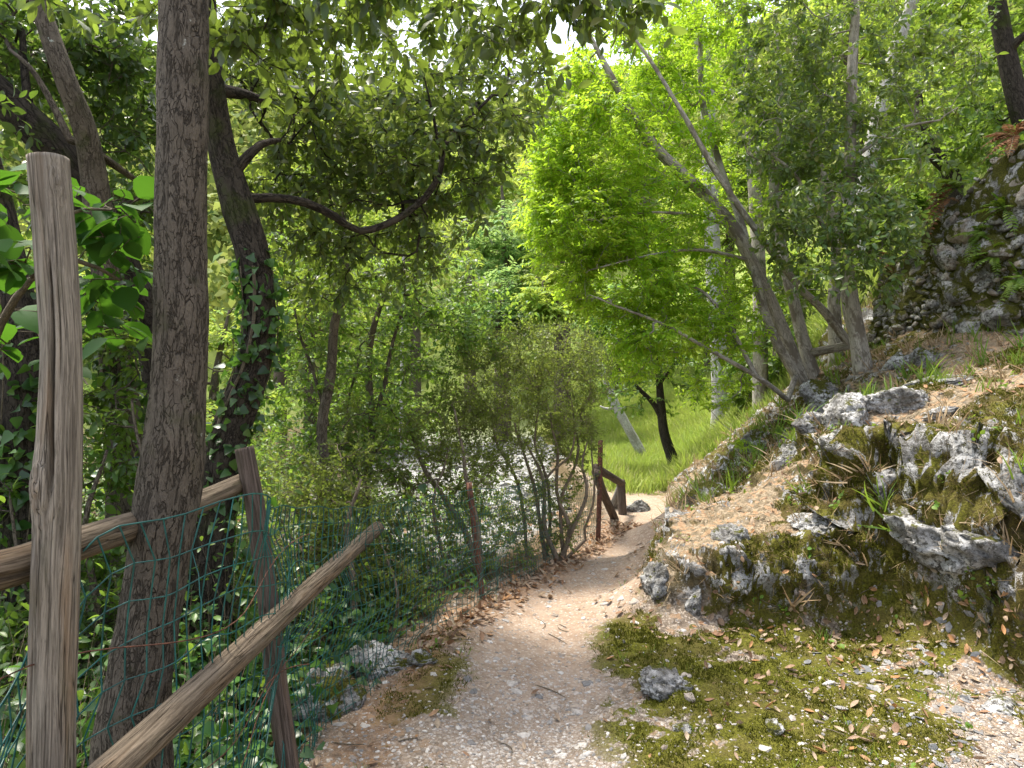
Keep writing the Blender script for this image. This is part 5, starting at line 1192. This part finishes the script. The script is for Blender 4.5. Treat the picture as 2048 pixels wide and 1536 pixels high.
# straw and needles of dry grass on the bank
n = 26000; wgt = vis * fB * (FC[:, 1] < 12) * (1 - .8 * sstep(.25, .5, fsteep)) * (1 - sstep(7, 9, FC[:, 0])) * (1 - .6 * fM) + vis * .04 * near(4.5, 6) * flat_ * (1 - fP)
p, n_, i = scatter(n, wgt); d = unit(np.cross(n_, randdir(n)) + np.array([-.3, 0, -.3]) + n_ * np.abs(rng.normal(size=(n, 1))) * .18)
v, f = instance(*BLADE_FLAT, p + n_ * .006, d, unit(n_ + randdir(n) * .3), .03 + .09 * rng.random(n) ** 1.6); stuff('dry_grass', v, f, 'straw')
# small twigs
n = 260; p, n_, i = scatter(n, vis * near(6, 8) * flat_ * (.3 + fB)); mb = MB()
for k in range(n):
    t_ = unit(np.cross(n_[k], randdir(1)[0])); b_ = unit(np.cross(n_[k], t_)); l = rng.uniform(.05, .22); s = np.linspace(-.5, .5, 5)[:, None]
    tube(mb, p[k] + n_[k] * .006 + t_ * s * l + b_ * (s ** 2) * l * rng.normal() * .6, np.array([.002, .0028, .0028, .0024, .0012]), 4, False)
tag(mb.build('twigs_on_ground', M['bark_twig']), kind='stuff')
# grass tufts
def tufts(name, n, per, wgt, ln, mat, spread=.04, lean=.5, width=None):
    p, n_, i = scatter(n, wgt); q = np.repeat(p, per, 0) + rng.normal(size=(n * per, 3)) * [spread, spread, 0]
    d = unit(np.array([0, 0, 1.0]) + randdir(n * per) * lean + np.repeat(n_, per, 0) * .5); nr = unit(randdir(n * per) + [0, 0, .6])
    hs_ = np.repeat(.5 + rng.random(n), per) * (.5 + .7 * rng.random(n * per)) * ln
    v, f = instance(*BLADE, q - [0, 0, .005], d, nr, hs_, width * np.ones(len(hs_)) if width else None); return stuff(name, v, f, mat)
tufts('grass_tufts', 260, 14, vis * fB * (FC[:, 1] < 11) * (.15 + sstep(5, 6.5, FC[:, 1])) * (1 - sstep(6.5, 8, FC[:, 0])), .17, 'grass_green', .03, .6)
tufts('grass_tufts', 330, 12, vis * fB * (FC[:, 1] < 11) * (1 - sstep(6.5, 8, FC[:, 0])), .15, 'straw', .03, .9)
tufts('grass_tufts', 70, 7, vis * near(5, 7) * flat_ * (1 - fB) * (1 - fP), .06, 'grass_green', .02, .7)
tufts('meadow_grass', 60000, 6, fMe * (FC[:, 1] < 34) * (FC[:, 0] < 16) / (4 + FC[:, 1] ** 2 * .05), .2, 'grass_meadow', .1, .9, .8)
tufts('meadow_grass', 1500, 5, (fMe < .7) * (fMe > .02) * (FC[:, 1] < 18) * (FC[:, 0] < 9), .22, 'grass_meadow', .08, .6, 1.2)
# moss cushions: short fuzz that breaks the ground's outline
SPIKE = (np.array([(0, -.16, 0), (0, .16, 0), (1, 0, 0)], float), np.array([(0, 1, 2)]))
n = 230000; wgt = vis * np.clip(fM - .25, 0, 1) * (FC[:, 1] < 8.5) * (1 - .85 * fP) * (fdE > -.2) / (.35 + (np.hypot(FC[:, 0], FC[:, 1]) / 4) ** 1.6) * (1 - .7 * fR)
p, n_, i = scatter(n, wgt); cl = fbm(p * 9, 3, .6, 13); keep = cl > -.18; p, n_, cl = p[keep], n_[keep], cl[keep]
d = unit(n_ + randdir(len(p)) * .75 + [0, 0, .25]); v, f = instance(*SPIKE, p - n_ * .002, d, randdir(len(p)), (.008 + .013 * rng.random(len(p))) * (1 + 1.2 * np.clip(cl, 0, .5)) * np.clip(p[:, 1] / 4, .8, 1.6))
stuff('moss_fuzz', v, f, 'moss_tuft')
# little green plants on rock and moss
p, n_, i = scatter(150, vis * (fB + .12 * flat_ * (1 - fP)) * near(6.5, 8.5)); per = 7; m_ = len(p) * per
q = np.repeat(p + n_ * .02, per, 0) + rng.normal(size=(m_, 3)) * .018
v, f = instance(*LEAF_BROAD, q, unit(randdir(m_) + np.repeat(n_, per, 0) * .5), unit(np.repeat(n_, per, 0) + randdir(m_) * .5), .015 + .022 * rng.random(m_)); stuff('small_herbs', v, f, 'grass_green')
# pale stones of the gully bed
p, n_, i = scatter(3500, fS * (FC[:, 1] < 22)); s = .03 + .12 * rng.random(len(p)) ** 3
v, f = instance(P1, P1F, p, unit(np.cross(n_, randdir(len(p)))), unit(n_ + randdir(len(p)) * .5), s); tag(mesh_obj('gully_stones', v, [f], M['scree'] if 'scree' in M else M['rock'], smooth=False), kind='stuff')

# ------------------------------------------------------------------ light, sky, camera
w = bpy.data.worlds.new('World'); S.world = w; w.use_nodes = True
nt = w.node_tree; bg = nt.nodes['Background']
sky = nt.nodes.new('ShaderNodeTexSky'); sky.sky_type = 'NISHITA'; sky.sun_disc = False
SUN_EL, SUN_AZ = 68, -45      # degrees; azimuth from +Y towards +X
sky.sun_elevation = math.radians(SUN_EL); sky.sun_rotation = math.radians(SUN_AZ)
sky.dust_density = 3.0; sky.air_density = 1.0
hs = nt.nodes.new('ShaderNodeHueSaturation'); hs.inputs['Saturation'].default_value = .45
nt.links.new(sky.outputs[0], hs.inputs['Color']); nt.links.new(hs.outputs[0], bg.inputs[0]); bg.inputs[1].default_value = .15
sd = bpy.data.lights.new('sun', 'SUN'); sd.energy = 2.6; sd.angle = math.radians(9); sd.color = (1, .93, .8)
so = bpy.data.objects.new('sun', sd); COL.objects.link(so)
e, a = math.radians(SUN_EL), math.radians(SUN_AZ)
dirv = Vector((math.sin(a) * math.cos(e), math.cos(a) * math.cos(e), math.sin(e)))
so.rotation_euler = dirv.to_track_quat('Z', 'Y').to_euler()
cd = bpy.data.cameras.new('camera'); cd.lens = 24; cd.sensor_width = 36; cd.clip_end = 1000; cd.clip_start = .02
co = bpy.data.objects.new('camera', cd); COL.objects.link(co); co.location = (0, 0, CAMZ); co.rotation_euler = (math.radians(90), 0, 0)
S.camera = co
S.view_settings.view_transform = 'Standard'; S.view_settings.look = 'None'; S.view_settings.exposure = 1.7; S.view_settings.gamma = 1
S.render.engine = 'CYCLES'; S.cycles.use_denoising = True
S.cycles.max_bounces = 6; S.cycles.diffuse_bounces = 4; S.cycles.transmission_bounces = 4; S.cycles.glossy_bounces = 2
S.cycles.sample_clamp_indirect = 6
